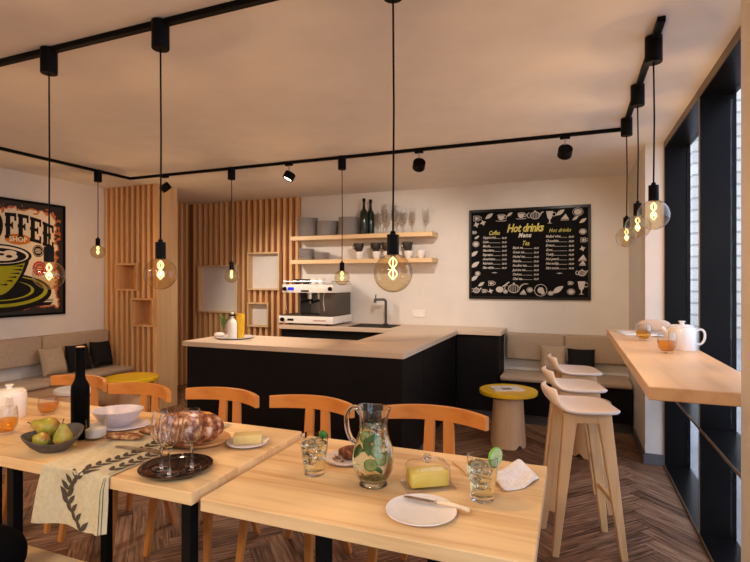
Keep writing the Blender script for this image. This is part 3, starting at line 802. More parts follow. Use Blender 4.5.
# ================================================================== BAR AND STOOLS
bar = thing('window_bar', 'oak window bar spanning the two white pillars', 'bar counter', (.46, 3.2, .99))
MB().box(.256, XW-.006, 2.034, 4.37, .992, 1.04, .003).build('bar_top', 'bar_wood', bar)
for y in (2.45, 3.25, 3.95): MB().box(.36, XW-.006, y-.02, y+.02, .972, .9915).build('bracket', 'black_metal', bar)

def stool(label, loc, rz):
    t = thing('bar_stool', label, 'bar stool', loc, rz, 'bar stools along the window bar')
    prof = [(.176, .738), (.168, .750), (.145, .757), (.105, .760), (.05, .760), (-.04, .760), (-.098, .763), (-.130, .774), (-.152, .796), (-.166, .822), (-.175, .845), (-.178, .858)]
    wid = [.085, .118, .148, .172, .184, .186, .184, .180, .174, .162, .140, .110]
    nn = 14; th = .030; vs = []; fs = []; L = len(prof)
    tops = []; bots = []
    for i in range(L):
        a = Vector(prof[max(i-1, 0)]); b = Vector(prof[min(i+1, L-1)]); d = (b-a).normalized()
        nrm = Vector((d.y, -d.x))          # up/inner side
        if nrm.y < 0 and i < 7: nrm = -nrm
        if i >= 7 and nrm.x < 0: nrm = -nrm
        rt, rb = [], []
        for j in range(nn+1):
            u = 2*j/nn-1; e = (1-abs(u)**5)
            y = u*wid[i]; dish = 0
            tt = th*(.55+.45*e**.5) if e > 0 else th*.55
            x, z = prof[i][0], prof[i][1]+dish
            if i >= 8: x += .03*u*u*(i-7)/4
            rt.append(len(vs)); vs.append((x, y, z))
            rb.append(len(vs)); vs.append((x-nrm.x*tt, y, z-nrm.y*tt))
        tops.append(rt); bots.append(rb)
    for i in range(L-1):
        for j in range(nn):
            fs.append((tops[i][j], tops[i][j+1], tops[i+1][j+1], tops[i+1][j]))
            fs.append((bots[i][j+1], bots[i][j], bots[i+1][j], bots[i+1][j+1]))
        for j in (0, nn): q = (tops[i][j], bots[i][j], bots[i+1][j], tops[i+1][j]); fs.append(q if j == 0 else q[::-1])
    for i in (0, L-1):
        for j in range(nn): fs.append((tops[i][j], tops[i][j+1], bots[i][j+1], bots[i][j]))
    sm = MB().add(vs, fs); o = sm.build('seat', 'stool_seat', t, local=True, smooth=70)
    md = o.modifiers.new('s', 'SUBSURF'); md.levels = 1; md.render_levels = 1
    for sx in (-1, 1):
        for sy in (-1, 1):
            b = MB(); tp = (sx*.083, sy*.105, .729); ft = (sx*.170, sy*.148, 0)
            mid = (sx*.104, sy*.116, .56)
            b.beam([tp, mid, ft], [(.036, .017), (.030, .016), (.017, .013)], (1, 0, 0), .003)
            b.build('leg', 'stool_leg', t, local=True)
    ap = MB()
    for sy in (-1, 1): ap.beam([(-.065, sy*.106, .704), (.065, sy*.106, .704)], (.016, .024), (0, 1, 0), .003)
    for sx in (-1, 1): ap.beam([(sx*.080, -.09, .705), (sx*.080, .09, .705)], (.014, .022), (1, 0, 0), .003)
    ap.build('seat_frame', 'stool_leg', t, local=True)
    fr = MB(); fr.beam([(.136, -.130, .27), (.136, .130, .27)], (.010, .014), (1, 0, 0), .003)
    fr.build('footrest', 'stool_leg', t, local=True)
    return t
s0 = stool('whitewashed bar stool nearest the dining table', (.045, 2.93, 0), math.radians(15))
dup(s0, (.018, 3.46, 0), math.radians(13), 'middle whitewashed bar stool along the window bar')
dup(s0, (.025, 4.06, 0), math.radians(11), 'whitewashed bar stool closest to the wall bench')

# bar top items
def tea_glass(label, loc, r=.04, h=.085, rz=0, group='glasses of amber tea', handle=False, fill=.62):
    t = thing('tea_glass', label, 'glass', loc, rz, group)
    pr = [(0, 0), (r*.62, 0), (r*.66, .004), (r*.95, h*.30), (r*1.03, h*.55), (r*.98, h*.8), (r*.92, h), (r*.89, h), (r*.93, h*.8), (r*.98, h*.55), (r*.90, h*.32), (r*.6, .012), (0, .010)]
    MB().lathe(pr, 30).build('glass', 'glass', t, local=True)
    f = h*fill
    MB().lathe([(0, .0105), (r*.6, .0125), (r*.89, h*.32), (r*.965, min(f, h*.55)), (r*.95, f), (0, f)], 28).build('tea', 'tea', t, local=True)
    if handle: MB().tube(curve([(r*.95, 0, h*.75), (r*1.45, 0, h*.75), (r*1.6, 0, h*.5), (r*1.4, 0, h*.28), (r*.95, 0, h*.3)]), .005, 8).build('handle', 'glass', t, local=True)
    return t
tea_glass('glass of amber tea nearest the bar edge, before the white teapot', (.466, 3.02, 1.0402), .045, .112, fill=.56)
tea_glass('glass of amber tea beside the beige roll on the window bar', (.425, 3.60, 1.0402), .044, .108, fill=.58)
def teapot(label, loc, r, h, rz, spout_dir=0, group='white teapots'):
    t = thing('teapot', label, 'teapot', loc, rz, group)
    MB().lathe([(0, 0), (r*.96, 0), (r, .005), (r, h*.85), (r*.94, h*.93), (r*.86, h*.95), (r*.86, h*.94), (0, h*.94)], 36).build('body', 'white_ceramic', t, local=True)
    l = MB().lathe([(0, h*.945), (r*.84, h*.945), (r*.84, h*.99), (r*.72, h*1.03), (r*.30, h*1.05), (r*.17, h*1.06), (r*.16, h*1.12), (r*.26, h*1.17), (r*.2, h*1.2), (0, h*1.2)], 30).build('lid', 'white_ceramic', t, local=True)
    MB().tube([(-r*.88, 0, h*.55), (-r*1.1, 0, h*.68), (-r*1.25, 0, h*.82), (-r*1.4, 0, h*.90)], [r*.26, r*.2, r*.16, r*.13], 14).build('spout', 'white_ceramic', t, local=True)
    MB().tube(curve([(r*.93, 0, h*.80), (r*1.3, 0, h*.86), (r*1.52, 0, h*.72), (r*1.5, 0, h*.45), (r*1.28, 0, h*.27), (r*.94, 0, h*.24)]), r*.09, 12).build('handle', 'white_ceramic', t, local=True)
    return t
teapot('white teapot with lid on the window bar', (.567, 3.20, 1.0402), .070, .133, math.radians(-2))
# newspaper with a rolled beige cloth on it
p = MB()
def sheet(x0, y0, w, h, rz, z, cu):
    c_, s_ = math.cos(rz), math.sin(rz)
    def fn(u, v):
        a, b = (u-.5)*w, (v-.5)*h
        return (x0+a*c_-b*s_, y0+a*s_+b*c_, z+cu*abs(math.sin(u*PI*2))+.0005)
    return fn
for z, rz in ((1.0403, .25), (1.0425, .1)):
    p.grid(sheet(.455, 4.02, .26, .36, rz, z, .006), 16, 4)
np_ = tag(p.build('newspaper', 'paper'), 'spread white paper at the far end of the window bar', 'paper')
md = np_.modifiers.new('t', 'SOLIDIFY'); md.thickness = .001
t = thing('rolled_cloth', 'beige rolled cloth lying on the paper on the window bar', 'cloth', (.53, 4.04, 1.052), 0)
b = MB(); b.blob((.545, 4.045, 1.102), (.105, .05, .044), 26, 14, .03, 1, pw=.8)
b.build('bundle', 'beige_roll', t)
# ================================================================== DINING TABLES
TR, TL = .735, .757
def dining_table(label, x0, x1, y0, y1, z, legs, lz):
    t = thing('dining_table', label, 'table', ((x0+x1)/2, (y0+y1)/2, 0), group='pine dining tables set in a row')
    MB().box(x0, x1, y0, y1, z-.042, z, .003).build('table_top', 'table_wood', t)
    ap = MB()
    xs = [q[0] for q in legs]; yv = [q[1] for q in legs]
    ap.box(min(xs)+.02, max(xs)-.02, 1.50, 1.69, z-.068, z-.0425)
    ap.build('under_frame', 'black_metal', t)
    for lx, ly in legs: MB().box(lx-.019, lx+.019, ly-.019, ly+.019, 0, z-.0425, .002).build('leg', 'black_metal', t)
dining_table('pine dining table in front with pitcher and butter dome', -1.092, -.085, 1.265, 1.955, TR, [(-.672, 1.30), (-.335, 1.29), (-.89, 1.72), (-.43, 1.72)], 0)
dining_table('pine dining table with bread, bowl and linen runner', -2.105, -1.108, 1.245, 1.935, TL, [(-1.99, 1.28), (-1.145, 1.28), (-2.03, 1.72), (-1.545, 1.72)], 0)
dining_table('pine dining table with white teapot, beyond the pear bowl', -3.12, -2.118, 1.25, 1.94, TL-.004, [(-3.08, 1.29), (-2.75, 1.29), (-3.08, 1.88), (-2.93, 1.88)], 0)

def chair(label, loc, rz):
    """faces -y; curved top rail on two uprights"""
    t = thing('dining_chair', label, 'chair', loc, rz, 'orange beech chairs behind the dining tables')
    n = 16; pts = []
    for k in range(n+1):
        u = 2*k/n-1; pts.append((u*.252, .222-.095*abs(u)**2, .765))
    b = MB(); b.beam(pts, [(.0125, .036-.004*abs(2*k/n-1)**3) for k in range(n+1)], (0, 1, 0), .003); b.build('top_rail', 'chair_wood', t, local=True)
    st = MB()
    def fn(z): 
        return st
    sh = []
    for a in range(28):
        th = 2*PI*a/28; ca, sa = math.cos(th), math.sin(th)
        sh.append((math.copysign(abs(ca)**.5, ca)*.215, -.02+math.copysign(abs(sa)**.5, sa)*.205))
    st.prism(sh, .028, T(0, 0, .432)); o = st.build('seat', 'chair_wood', t, local=True)
    for sx in (-1, 1):
        b = MB(); b.beam([(sx*.047, .212, .735), (sx*.052, .205, .56), (sx*.075, .19, .42)], [(.026, .010), (.028, .012), (.026, .014)], (1, 0, 0), .004); b.build('back_upright', 'chair_leg', t, local=True)
        b = MB(); b.beam([(sx*.075, .17, .431), (sx*.19, .215, 0)], [(.026, .016), (.014, .012)], (1, 0, 0), .003); b.build('leg', 'chair_leg', t, local=True)
        b = MB(); b.beam([(sx*.17, -.15, .431), (sx*.20, -.20, 0)], [(.024, .016), (.014, .012)], (1, 0, 0), .003); b.build('leg', 'chair_leg', t, local=True)
    return t
def at_rail(x, y, rz):      # x, y of the rail ends' middle -> chair origin
    return (x+math.sin(rz)*.12, y-math.cos(rz)*.12, 0)
rz = math.radians(-3)
ch = [(-.615, 2.325, 'orange beech chair behind the glass pitcher, nearest the yellow stump table'),
      (-1.275, 2.295, 'orange beech chair behind the gap between the two front tables'),
      (-1.835, 2.285, 'orange beech chair behind the bread loaf, against the black counter'),
      (-2.375, 2.215, 'orange beech chair behind the white bowl'),
      (-2.94, 2.27, 'orange beech chair behind the tall black bottle')]
c0 = None
for x, y, lb in ch:
    if c0 is None: c0 = chair(lb, at_rail(x, y, rz), rz)
    else: dup(c0, at_rail(x, y, rz), rz+rnd.uniform(-.03, .03), lb)
# bench in the foreground with a dark round cushion
t = thing('sitting_bench', 'plain pale wooden bench below the linen runner', 'bench', (-1.9, 1.05, 0))
MB().box(-3.0, -1.2, .86, 1.245, .415, .45, .004).build('seat', 'table_wood', t)
for x in (-2.9, -1.35):
    for y in (.90, 1.2): MB().box(x-.02, x+.02, y-.02, y+.02, 0, .4145).build('leg', 'black_metal', t)
o = MB().blob((-1.76, 1.02, .5365), (.13, .12, .086), 26, 16, .01, 5, pw=.85).build('round_cushion', 'black_cloth')
tag(o, 'black rounded cushion lying on the front bench', 'cushion')

# ------------------------------------------------------------------ table items: front table
TZ = TR+.0004
def tumbler(label, loc, garnish, seed):
    t = thing('tumbler', label, 'drink', loc, 0, 'tumblers of iced lemonade')
    H = .125; t.scale = (1.14, 1.14, 1.10)
    out_ = [(0, 0), (.030, 0), (.032, .004), (.0345, .05), (.040, .070), (.0425, .10), (.043, H)]
    inn = [(.0405, H), (.040, .10), (.0375, .072), (.032, .05), (.029, .016), (0, .014)]
    MB().lathe(out_+inn, 36).build('glass', 'jug_glass', t, local=True)
    MB().lathe([(0, .0135), (.0293, .0155), (.0323, .05), (.0378, .072), (.0402, .10), (0, .10)], 30).build('lemonade', 'lemonade', t, local=True)
    q = random.Random(seed)
    for k in range(7):
        c = (q.uniform(-.018, .018), q.uniform(-.018, .018), .045+.0095*k)
        rr = q.uniform(.010, .0135)
        m = T(*c) @ R(q.uniform(0, 3), 'Z') @ R(q.uniform(0, 3), 'X')
        MB().box(-rr, rr, -rr, rr, -rr, rr, .003, 2, mtx=m).build('ice_cube', 'ice', t, local=True)
    if garnish == 'lime':
        m = T(.036, -.004, .126) @ R(1.02, 'Z') @ R(.12, 'Y') @ R(PI/2, 'X')
        s = MB().lathe([(0, -.003), (.0255, -.003), (.0275, -.002), (.0275, .002), (.0255, .003), (0, .003)], 32, mtx=m).build('lime_slice', 'lime_skin', t, local=True)
        fl = MB()
        for sd in (-.0034, .0034):
            for k in range(8):
                a0, a1 = 2*PI*k/8+.09, 2*PI*(k+1)/8-.09
                pts = [(.003*math.cos((a0+a1)/2), .003*math.sin((a0+a1)/2), sd)]+[(.0215*math.cos(a0+(a1-a0)*j/4), .0215*math.sin(a0+(a1-a0)*j/4), sd) for j in range(5)]
                fl.add(pts, [tuple(range(6))], 0, m)
        fl.build('flesh', 'lime_flesh', s, local=True)
        MB().lathe([(0, -.0032), (.0245, -.0032), (.0245, .0032), (0, .0032)], 28, mtx=m).build('pith', 'lime_flesh', s, local=True)
    else:
        lf = MB()
        for k in range(4):
            a = .4+k*.5
            def fn(u, v, a=a, k=k):
                w = .011*math.sin(PI*min(1, v*1.02))*(u*2-1); l = .036*v
                return (.026+w*math.cos(a)+.006*math.sin(k)*v, .004+w*math.sin(a)+.004*k*v, .108+l*(.95-.1*k)+.002*(u*2-1)**2)
            lf.grid(fn, 4, 6)
        lf.build('mint_sprig', 'leaf', t, local=True)
    return t
tumbler('tumbler of iced lemonade with a mint sprig, beside the cake plate', (-.852, 1.575, TZ), 'mint', 3)
tumbler('tumbler of iced lemonade with a lime slice on its rim', (-.262, 1.585, TZ), 'lime', 9)
# cake plate
t = plate_mb(.085, .012); px, py = -.80, 1.74
o = t.build('plate', 'lilac_ceramic', local=True); o.location = (px, py, TZ); tag(o, 'small white plate carrying dark cake, behind the pitcher', 'plate')
ck = thing('cake_slice', 'dark chocolate cake slice on the small plate', 'cake', (px, py, TZ+.0085), .5)
MB().blob((.015, .0, .0212), (.046, .034, .021), 22, 12, .09, 11, pw=.7).build('cake', 'cake', ck, local=True)
cr = MB()
for k in range(30):
    a, r_ = rnd.uniform(2.2, 4.4), rnd.uniform(.03, .055); cr.blob((r_*math.cos(a), r_*math.sin(a), .0022), (.003, .0025, .002), 6, 4)
o = cr.build('crumbs', 'crumbs', ck, local=True); o['kind'] = 'stuff'
# pitcher
def pitcher():
    x, y = -.622, 1.563
    t = thing('glass_pitcher', 'glass pitcher of lemonade with mint and lime', 'pitcher', (x, y, TZ), math.radians(-6))
    K = 1.09
    pr = [(0, 0), (.043, 0), (.047, .003), (.046, .008), (.041, .013), (.055, .030), (.067, .058), (.0705, .088), (.0665, .120), (.057, .150), (.049, .18), (.0465, .205), (.0485, .235), (.053, .258)]
    inn = [(.0505, .258), (.0462, .235), (.0442, .205), (.0467, .18), (.0546, .150), (.064, .120), (.068, .088), (.0645, .058), (.052, .034), (.036, .022), (0, .020)]
    mb = MB(); n = 44; prof = pr+inn
    vs = []; rings = []
    for r, z in prof:
        if r == 0: rings.append([len(vs)]); vs.append((0, 0, z)); continue
        rings.append(list(range(len(vs), len(vs)+n)))
        for k in range(n):
            a = 2*PI*k/n; rr = r; zz = z
            if z > .21:
                f = (z-.21)/.048; d = math.cos(a); rr += .010*f*max(0, d)**4; zz += .006*f*max(0, d)**5+.006*f*max(0, -d)**3
            vs.append((rr*math.cos(a), rr*math.sin(a), zz))
    fs = []
    for a, b in zip(rings, rings[1:]):
        for k in range(n):
            k2 = (k+1) % n
            if len(a) == 1: fs.append((a[0], b[k2], b[k]))
            elif len(b) == 1: fs.append((a[k], a[k2], b[0]))
            else: fs.append((a[k], a[k2], b[k2], b[k]))
    mb.add(vs, fs).build('body', 'jug_glass', t, local=True)
    MB().tube(curve([(-.0475, 0, .232), (-.066, 0, .252), (-.090, 0, .243), (-.104, 0, .212), (-.101, 0, .175), (-.088, 0, .145), (-.070, 0, .132), (-.061, 0, .134)], 5), .0088, 14).build('handle', 'jug_glass', t, local=True)
    lip = MB(); lp = []
    for k in range(n):
        a = 2*PI*k/n; d = math.cos(a); rr = .0518+.010*max(0, d)**4; lp.append((rr*math.cos(a), rr*math.sin(a), .258+.006*max(0, d)**5+.006*max(0, -d)**3))
    lip.tube(lp, .0022, 8, closed=True).build('rim', 'glass', t, local=True)
    MB().lathe([(0, .0195), (.036, .0215), (.0525, .0335), (.0650, .058), (.0685, .088), (.0645, .120), (.0551, .150), (.0472, .18), (.0452, .198), (0, .198)], 40).build('lemonade', 'lemonade', t, local=True)
    q = random.Random(4)
    pulp = MB(); pulp.blob((0, 0, .0345), (.034, .034, .010), 18, 8, .08, 3); pulp.build('fruit_pulp', 'jug_base', t, local=True)
    for k in range(9):
        z = .10+.0115*k; lim = .030 if z < .14 else .020
        a = q.uniform(0, 2*PI); rr = q.uniform(.011, .0145)
        m = T(lim*.8*math.cos(a), lim*.8*math.sin(a), z) @ R(q.uniform(0, 3), 'Z') @ R(q.uniform(0, 3), 'X')
        MB().box(-rr, rr, -rr, rr, -rr, rr, .003, 2, mtx=m).build('ice_cube', 'ice', t, local=True)
    for k, (px, py, pz, a, tl, sz) in enumerate([(-.034, -.034, .118, .3, .35, .056), (.002, -.040, .140, -.2, -.15, .062), (-.040, -.036, .072, 1.2, 1.25, .044), (.014, -.03, .165, .2, .5, .045), (-.022, .02, .11, .6, .9, .04), (.03, -.03, .07, .3, -.9, .045)]):
        lf = MB()
        def fn(u, v, a=a, tl=tl, sz=sz):
            w = sz*.28*math.sin(PI*v**.85)*(u*2-1); l = sz*(v-.5)
            return (w*math.cos(a)+l*math.sin(tl), w*math.sin(a)-.004*(u*2-1)**2, l*math.cos(tl)+.004*math.sin(v*3))
        lf.grid(fn, 6, 8, mtx=T(px, py, pz)); lf.build('mint_leaf', 'leaf', t, local=True)
    for k, (px, py, pz, ax) in enumerate([(.024, -.030, .125, (1.1, .9, .9)), (.040, -.024, .100, (1.2, -.9, .2)), (.010, -.036, .080, (.5, .7, -.3)), (.020, -.012, .150, (1.2, .9, 1.2)), (-.01, -.03, .165, (.9, 1.0, .3))]):
        m = T(px, py, pz) @ R(ax[2], 'Z') @ R(ax[1], 'Y') @ R(ax[0], 'X')
        l = MB().lathe([(.0175, -.0022), (.0205, -.002), (.0205, .002), (.0175, .0022)], 28, mtx=m).build('lime_slice', 'lime_skin', t, local=True)
        MB().lathe([(0, -.002), (.0176, -.002), (.0176, .002), (0, .002)], 24, mtx=m).build('flesh', 'lime_flesh', l, local=True)
pitcher()
# butter dome
bx, by, ba = -.450, 1.620, math.radians(33)
t = thing('butter_dish', 'glass butter dish with domed lid over yellow butter', 'butter dish', (bx, by, TZ), ba)
MB().box(-.084, .084, -.053, .053, 0, .007, .003, 2).build('dish', 'dome', t, local=True)
def dome(u, v):
    a = 2*PI*u; k = v
    e = .36; sgn = lambda x: math.copysign(abs(x)**e, x)
    s_ = 1-.0 if k < .6 else math.cos((k-.6)/.4*PI/2)**.6
    zz = .0085+(.056*k/.6 if k < .6 else .056+.024*math.sin((k-.6)/.4*PI/2))
    return (.077*sgn(math.cos(a))*s_*(1-.10*k), .047*sgn(math.sin(a))*s_*(1-.12*k), zz)
MB().grid(dome, 40, 12).build('lid', 'dome', t, local=True)
MB().lathe([(0, .072), (.008, .073), (.007, .080), (.013, .086), (.014, .093), (.009, .100), (0, .102)], 18, c=(0, 0, .006)).build('knob', 'ice', t, local=True)
o = MB().box(-.064, .064, -.036, .036, .0, .046, .004, 2).build('butter_block', 'butter', local=True)
o.location = (bx, by, TZ+.0084); o.rotation_euler = (0, 0, ba); tag(o, 'bright yellow butter block under the glass dome', 'butter')
# plate and knife
o = MB().lathe([(0, 0), (.06, 0), (.064, .003), (.099, .010), (.105, .013), (.1035, .015), (.097, .0125), (.066, .0065), (0, .005)], 48).build('plate', 'white_ceramic', local=True)
o.location = (-.414, 1.420, TZ); tag(o, 'white dinner plate with a knife across it', 'plate')
k = thing('butter_knife', 'butter knife with pale handle resting on the white plate', 'knife', (-.382, 1.470, TZ+.0165), math.radians(-4))
def blade(u, v):
    x = -.10+u*.098; w = .0085*(1-max(0, (.25-u)/.25)**2)
    return (x, (v-.5)*2*w-.0, .0012*math.sin(v*PI)+.0012)
kb = MB(); kb.prism([(-.105, -.002), (-.098, -.008), (-.08, -.0095), (-.02, -.0085), (.004, -.005), (.004, .006), (-.02, .0075), (-.09, .0065)], .002); kb.build('blade', 'knife_steel', k, local=True)
MB().tube([(.0, 0, .0012), (.02, 0, .0035), (.06, 0, .0025), (.098, 0, -.0025), (.104, 0, -.0032)], [.0045, .0062, .0068, .0075, .005], 12).build('handle', 'knife_handle', k, local=True)
MB().tube([(-.004, 0, .0012), (.004, 0, .0016)], .0055, 12).build('bolster', 'knife_steel', k, local=True)
# napkin
def nap(u, v):
    a, b = (u-.5)*.155, (v-.5)*.20
    z = .006+.016*max(0, math.sin(u*PI*1.6+.4))*(.35+.65*v)+.008*math.sin(v*7+u*3)*(u)+.010*math.exp(-((u-.2)/.12)**2)*v
    if v > .93 or v < .03 or u < .03 or u > .97: z *= .55
    return (a+.020*math.sin(v*4), b+.018*math.sin(u*4), max(.0015, z))
nm = MB(); nm.grid(nap, 26, 26)
o = nm.build('napkin', 'napkin', local=True, smooth=60); o.location = (-.195, 1.785, TZ+.0005); o.rotation_euler = (0, 0, math.radians(-38)); o.scale = (.85, .9, 1.05)
md = o.modifiers.new('t', 'SOLIDIFY'); md.thickness = .0035; md.offset = 1
tag(o, 'crumpled white napkin at the table corner behind the lime tumbler', 'napkin')
sp = thing('wooden_spoon', 'small pale wooden spoon behind the lime tumbler', 'spoon', (-.365, 1.80, TZ), math.radians(-52))
MB().beam([(-.08, 0, .006), (.0, 0, .004), (.03, 0, .004)], [(.009, .0022), (.007, .002), (.008, .002)], (0, 1, 0), .001).build('handle', 'shelf_wood', sp, local=True)
MB().blob((.045, 0, .0045), (.024, .014, .0042), 16, 8).build('bowl', 'shelf_wood', sp, local=True)

# ------------------------------------------------------------------ table items: middle table
TZ = TL+.0004
# linen runner
x0r, x1r, yf = -1.775, -1.452, 1.245
HANG = .200
def runner_pt(u, v, lift=0):
    """u across 0..1, v metres from the hanging hem"""
    R0 = .012
    skew = (v-HANG)*.0
    x = x0r+(x1r-x0r)*u
    if v < HANG:
        d = HANG-v
        rip = .010*math.sin(u*9+1.0)*min(1, d/.08)+.016*math.exp(-((u-.93)/.05)**2)*min(1, d/.05)
        x += -.035*(d/HANG)*(1-u)+.0*d
        return (x, yf-.006-rip-lift-.012*(d/HANG), TZ+.002-d*(1.04-.12*u)+.004*math.sin(u*5)*(d/HANG))
    dd = v-HANG
    z = TZ+.0022+.0022*abs(math.sin(u*7+dd*11))+lift
    return (x, yf-.004+dd, z)
rt = thing('table_runner', 'linen table runner with dark leaf print hanging off the table edge', 'table runner', ((x0r+x1r)/2, yf+.2, TZ))
LV = HANG+.66
MB().grid(lambda u, v: runner_pt(u, v*LV), 40, 70).build('cloth', 'linen', rt, smooth=60)
lp = MB()
def leafpatch(cu, cv, ang, ln, wd):
    pts = []
    for k in range(14):
        s_ = k/7 if k <= 7 else (14-k)/7
        sg = 1 if k <= 7 else -1
        a, b = ln*s_, sg*wd*math.sin(PI*s_**.8)
        pts.append((cu+(a*math.sin(ang)+b*math.cos(ang))/(x1r-x0r), cv+a*math.cos(ang)-b*math.sin(ang)))
    lp.add([runner_pt(min(.99, max(.01, p[0])), p[1], .0014) for p in pts], [tuple(range(14))])
def branch(u0, v0, v1, du, n):
    for k in range(n):
        s_ = k/(n-1); v = v0+(v1-v0)*s_; u = u0+du*math.sin(s_*3)
        for sg in (-1, 1): leafpatch(u, v, sg*.70, .050, .0098)
    for k in range(n*2-1):
        s0 = k/(n*2-1); s1 = (k+1)/(n*2-1)
        q = []
        for s_, w in ((s0, -1), (s0, 1), (s1, 1), (s1, -1)): q.append(runner_pt(u0+du*math.sin(s_*3)+w*.004, v0+(v1-v0)*s_, .0014))
        lp.add(q, [(0, 1, 2, 3)])
def flush(nm):
    global lp
    lp.build(nm, 'leaf_print', rt, weld=False, smooth=0); lp = MB()
branch(.70, .0, HANG-.005, -.30, 9); flush('leaf_print')
branch(.60, HANG+.02, HANG+.34, .06, 10); flush('leaf_print')
branch(.88, HANG+.04, HANG+.30, .03, 8); flush('leaf_print')
for uu in (.945, .965):
    for k in range(40):
        a, b = k/40*LV, (k+1)/40*LV
        lp.add([runner_pt(uu-.0025, a, .0014), runner_pt(uu+.0025, a, .0014), runner_pt(uu+.0025, b, .0014), runner_pt(uu-.0025, b, .0014)], [(0, 1, 2, 3)])
flush('stripe_print')
# pear bowl
bx, by = -1.895, 1.362
t = thing('fruit_bowl', 'dark clay bowl holding green-gold pears', 'bowl', (bx, by, TZ), .3)
def bowl_fn(pr, n=40):
    vs = []; fs = []; rings = []
    for r, z in pr:
        rings.append(len(vs))
        for k in range(n):
            a = 2*PI*k/n; w = 1+.05*math.sin(2*a+.6)*(r/.12); lift = (.016*math.sin(a-.1)+.010*math.sin(2*a))*(z/.07) if z > .01 else 0
            vs.append((max(r, .0005)*w*math.cos(a), max(r, .0005)*.84*w*math.sin(a), z+lift))
    for j in range(len(pr)-1):
        for k in range(n): k2 = (k+1) % n; fs.append((rings[j]+k, rings[j]+k2, rings[j+1]+k2, rings[j+1]+k))
    fs.append(tuple(range(n-1, -1, -1))); fs.append(tuple(rings[-1]+k for k in range(n)))
    return vs, fs
vs, fs = bowl_fn([(.050, 0), (.056, .004), (.082, .026), (.102, .052), (.107, .064), (.1025, .065), (.095, .052), (.075, .028), (.045, .010), (.002, .009)])
MB().add(vs, fs).build('bowl', 'slate_bowl', t, local=True)
def pear_mb():
    return MB().lathe([(0, .002), (.012, 0), (.028, .008), (.0365, .026), (.036, .042), (.028, .060), (.019, .078), (.014, .092), (.007, .098), (0, .096)], 24)
def pear(label, loc, rot, s=1):
    p = thing('pear', label, 'pear', loc, 0, 'pears in the dark clay bowl'); p.rotation_euler = rot; p.scale = (s, s, s)
    pear_mb().build('fruit', 'pear', p, local=True)
    MB().tube([(0, 0, .094), (.001, .001, .106), (.005, .002, .118)], [.0022, .0018, .0022], 7).build('stem', 'pear_stem', p, local=True)
    return p
pear('upright pear with its stem up, nearest the black bottle', (-1.845, 1.368, TZ+.022), (.10, .10, 0), .92)
pear('plump mottled pear lying at the back of the dark bowl', (-1.938, 1.412, TZ+.060), (-1.35, 0, 1.9), 1.12)
pear('yellow pear lying low at the front of the dark bowl', (-1.880, 1.322, TZ+.046), (-1.5, .0, 1.45), .80)
# black bottle
bottle('oil_bottle', 'tall slim black bottle with a cork on the table', (-1.930, 1.507, TZ), [(0, 0), (.033, 0), (.035, .004), (.0355, .205), (.034, .222), (.022, .248), (.0185, .265), (.0180, .365), (.0205, .366), (.0205, .383), (0, .383)], 'black_bottle', ([(.0155, .384), (.0155, .387), (0, .387)], 'board_wood'))
# cream glass
t = thing('cream_glass', 'small straight glass half filled with white cream', 'glass', (-1.868, 1.530, TZ))
MB().lathe([(0, 0), (.041, 0), (.043, .004), (.043, .088), (.041, .088), (.041, .010), (0, .008)], 32).build('glass', 'glass', t, local=True)
MB().lathe([(0, .0085), (.0405, .0105), (.0405, .040), (.036, .042), (0, .042)], 30).build('cream', 'cream', t, local=True)
# bowl on oval plate
px, py = -1.915, 1.682
o = MB().lathe([(0, 0), (.09, 0), (.10, .004), (.142, .012), (.140, .015), (.10, .008), (0, .006)], 44, sy=.72).build('oval_plate', 'lilac_ceramic', local=True)
o.location = (px+.01, py, TZ); o.scale = (.93, .93, 1); o.rotation_euler = (0, 0, math.radians(28)); tag(o, 'lilac-white oval plate under the white bowl', 'plate')
o = MB().lathe([(0, 0), (.048, 0), (.055, .005), (.085, .030), (.112, .066), (.118, .078), (.1145, .078), (.107, .066), (.080, .033), (.05, .010), (0, .008)], 44, sy=.80).build('serving_bowl', 'lilac_ceramic', local=True)
o.location = (px, py, TZ+.0085); o.scale = (.93, .93, .93); o.rotation_euler = (0, 0, math.radians(28)); tag(o, 'lilac-white flared serving bowl on the oval plate', 'bowl')
# bread board, loaf and slices
o = MB().lathe([(0, 0), (.168, 0), (.172, .004), (.172, .013), (.168, .017), (0, .017)], 48, sy=.86).build('serving_board', 'board_wood', local=True)
o.location = (-1.423, 1.662, TZ+.0055); o.rotation_euler = (0, 0, .5); o.scale = (.66, .74, .6); tag(o, 'round wooden board under the bread loaf', 'cutting board')
lf = thing('bread_loaf', 'large crusty floured bread loaf on the wooden board', 'bread', (-1.415, 1.570, TZ+.0160), math.radians(30))
MB().blob((0, 0, .064), (.138, .092, .0635), 48, 28, .025, 8, pw=.86).build('crust', 'crust', lf, local=True, smooth=80)
MB().blob((-.088, -.045, .100), (.022, .016, .014), 14, 8, .1, 2).build('bare_patch', 'crust_patch', lf, local=True)
MB().blob((.03, -.03, .121), (.022, .014, .008), 14, 8, .15, 4).build('flour_patch', 'flour_patch', lf, local=True)
MB().blob((.070, .0, .117), (.022, .016, .008), 14, 8, .15, 6).build('bare_patch', 'crust_patch', lf, local=True)
for (x, y, a, z, lb) in ((-1.735, 1.555, .30, 0.006, 'nutty bread slice lying nearest the linen runner print'), (-1.665, 1.660, .25, .006, 'nutty bread slice lying behind the first, by the oval plate')):
    s = thing('bread_slice', lb, 'bread', (x, y, TZ+z), a, 'nutty bread slices')
    MB().blob((0, 0, .0115), (.080, .028, .011), 30, 10, .05, int(x*1000) % 9, pw=.6).build('slice', 'slice_crumb', s, local=True)
    nt_ = MB()
    for k in range(12):
        nt_.blob((-.062+k*.0105, rnd.uniform(-.02, .015), .0215), (.006, .005, .003), 8, 5)
    nt_.build('nuts', 'cake', s, local=True)
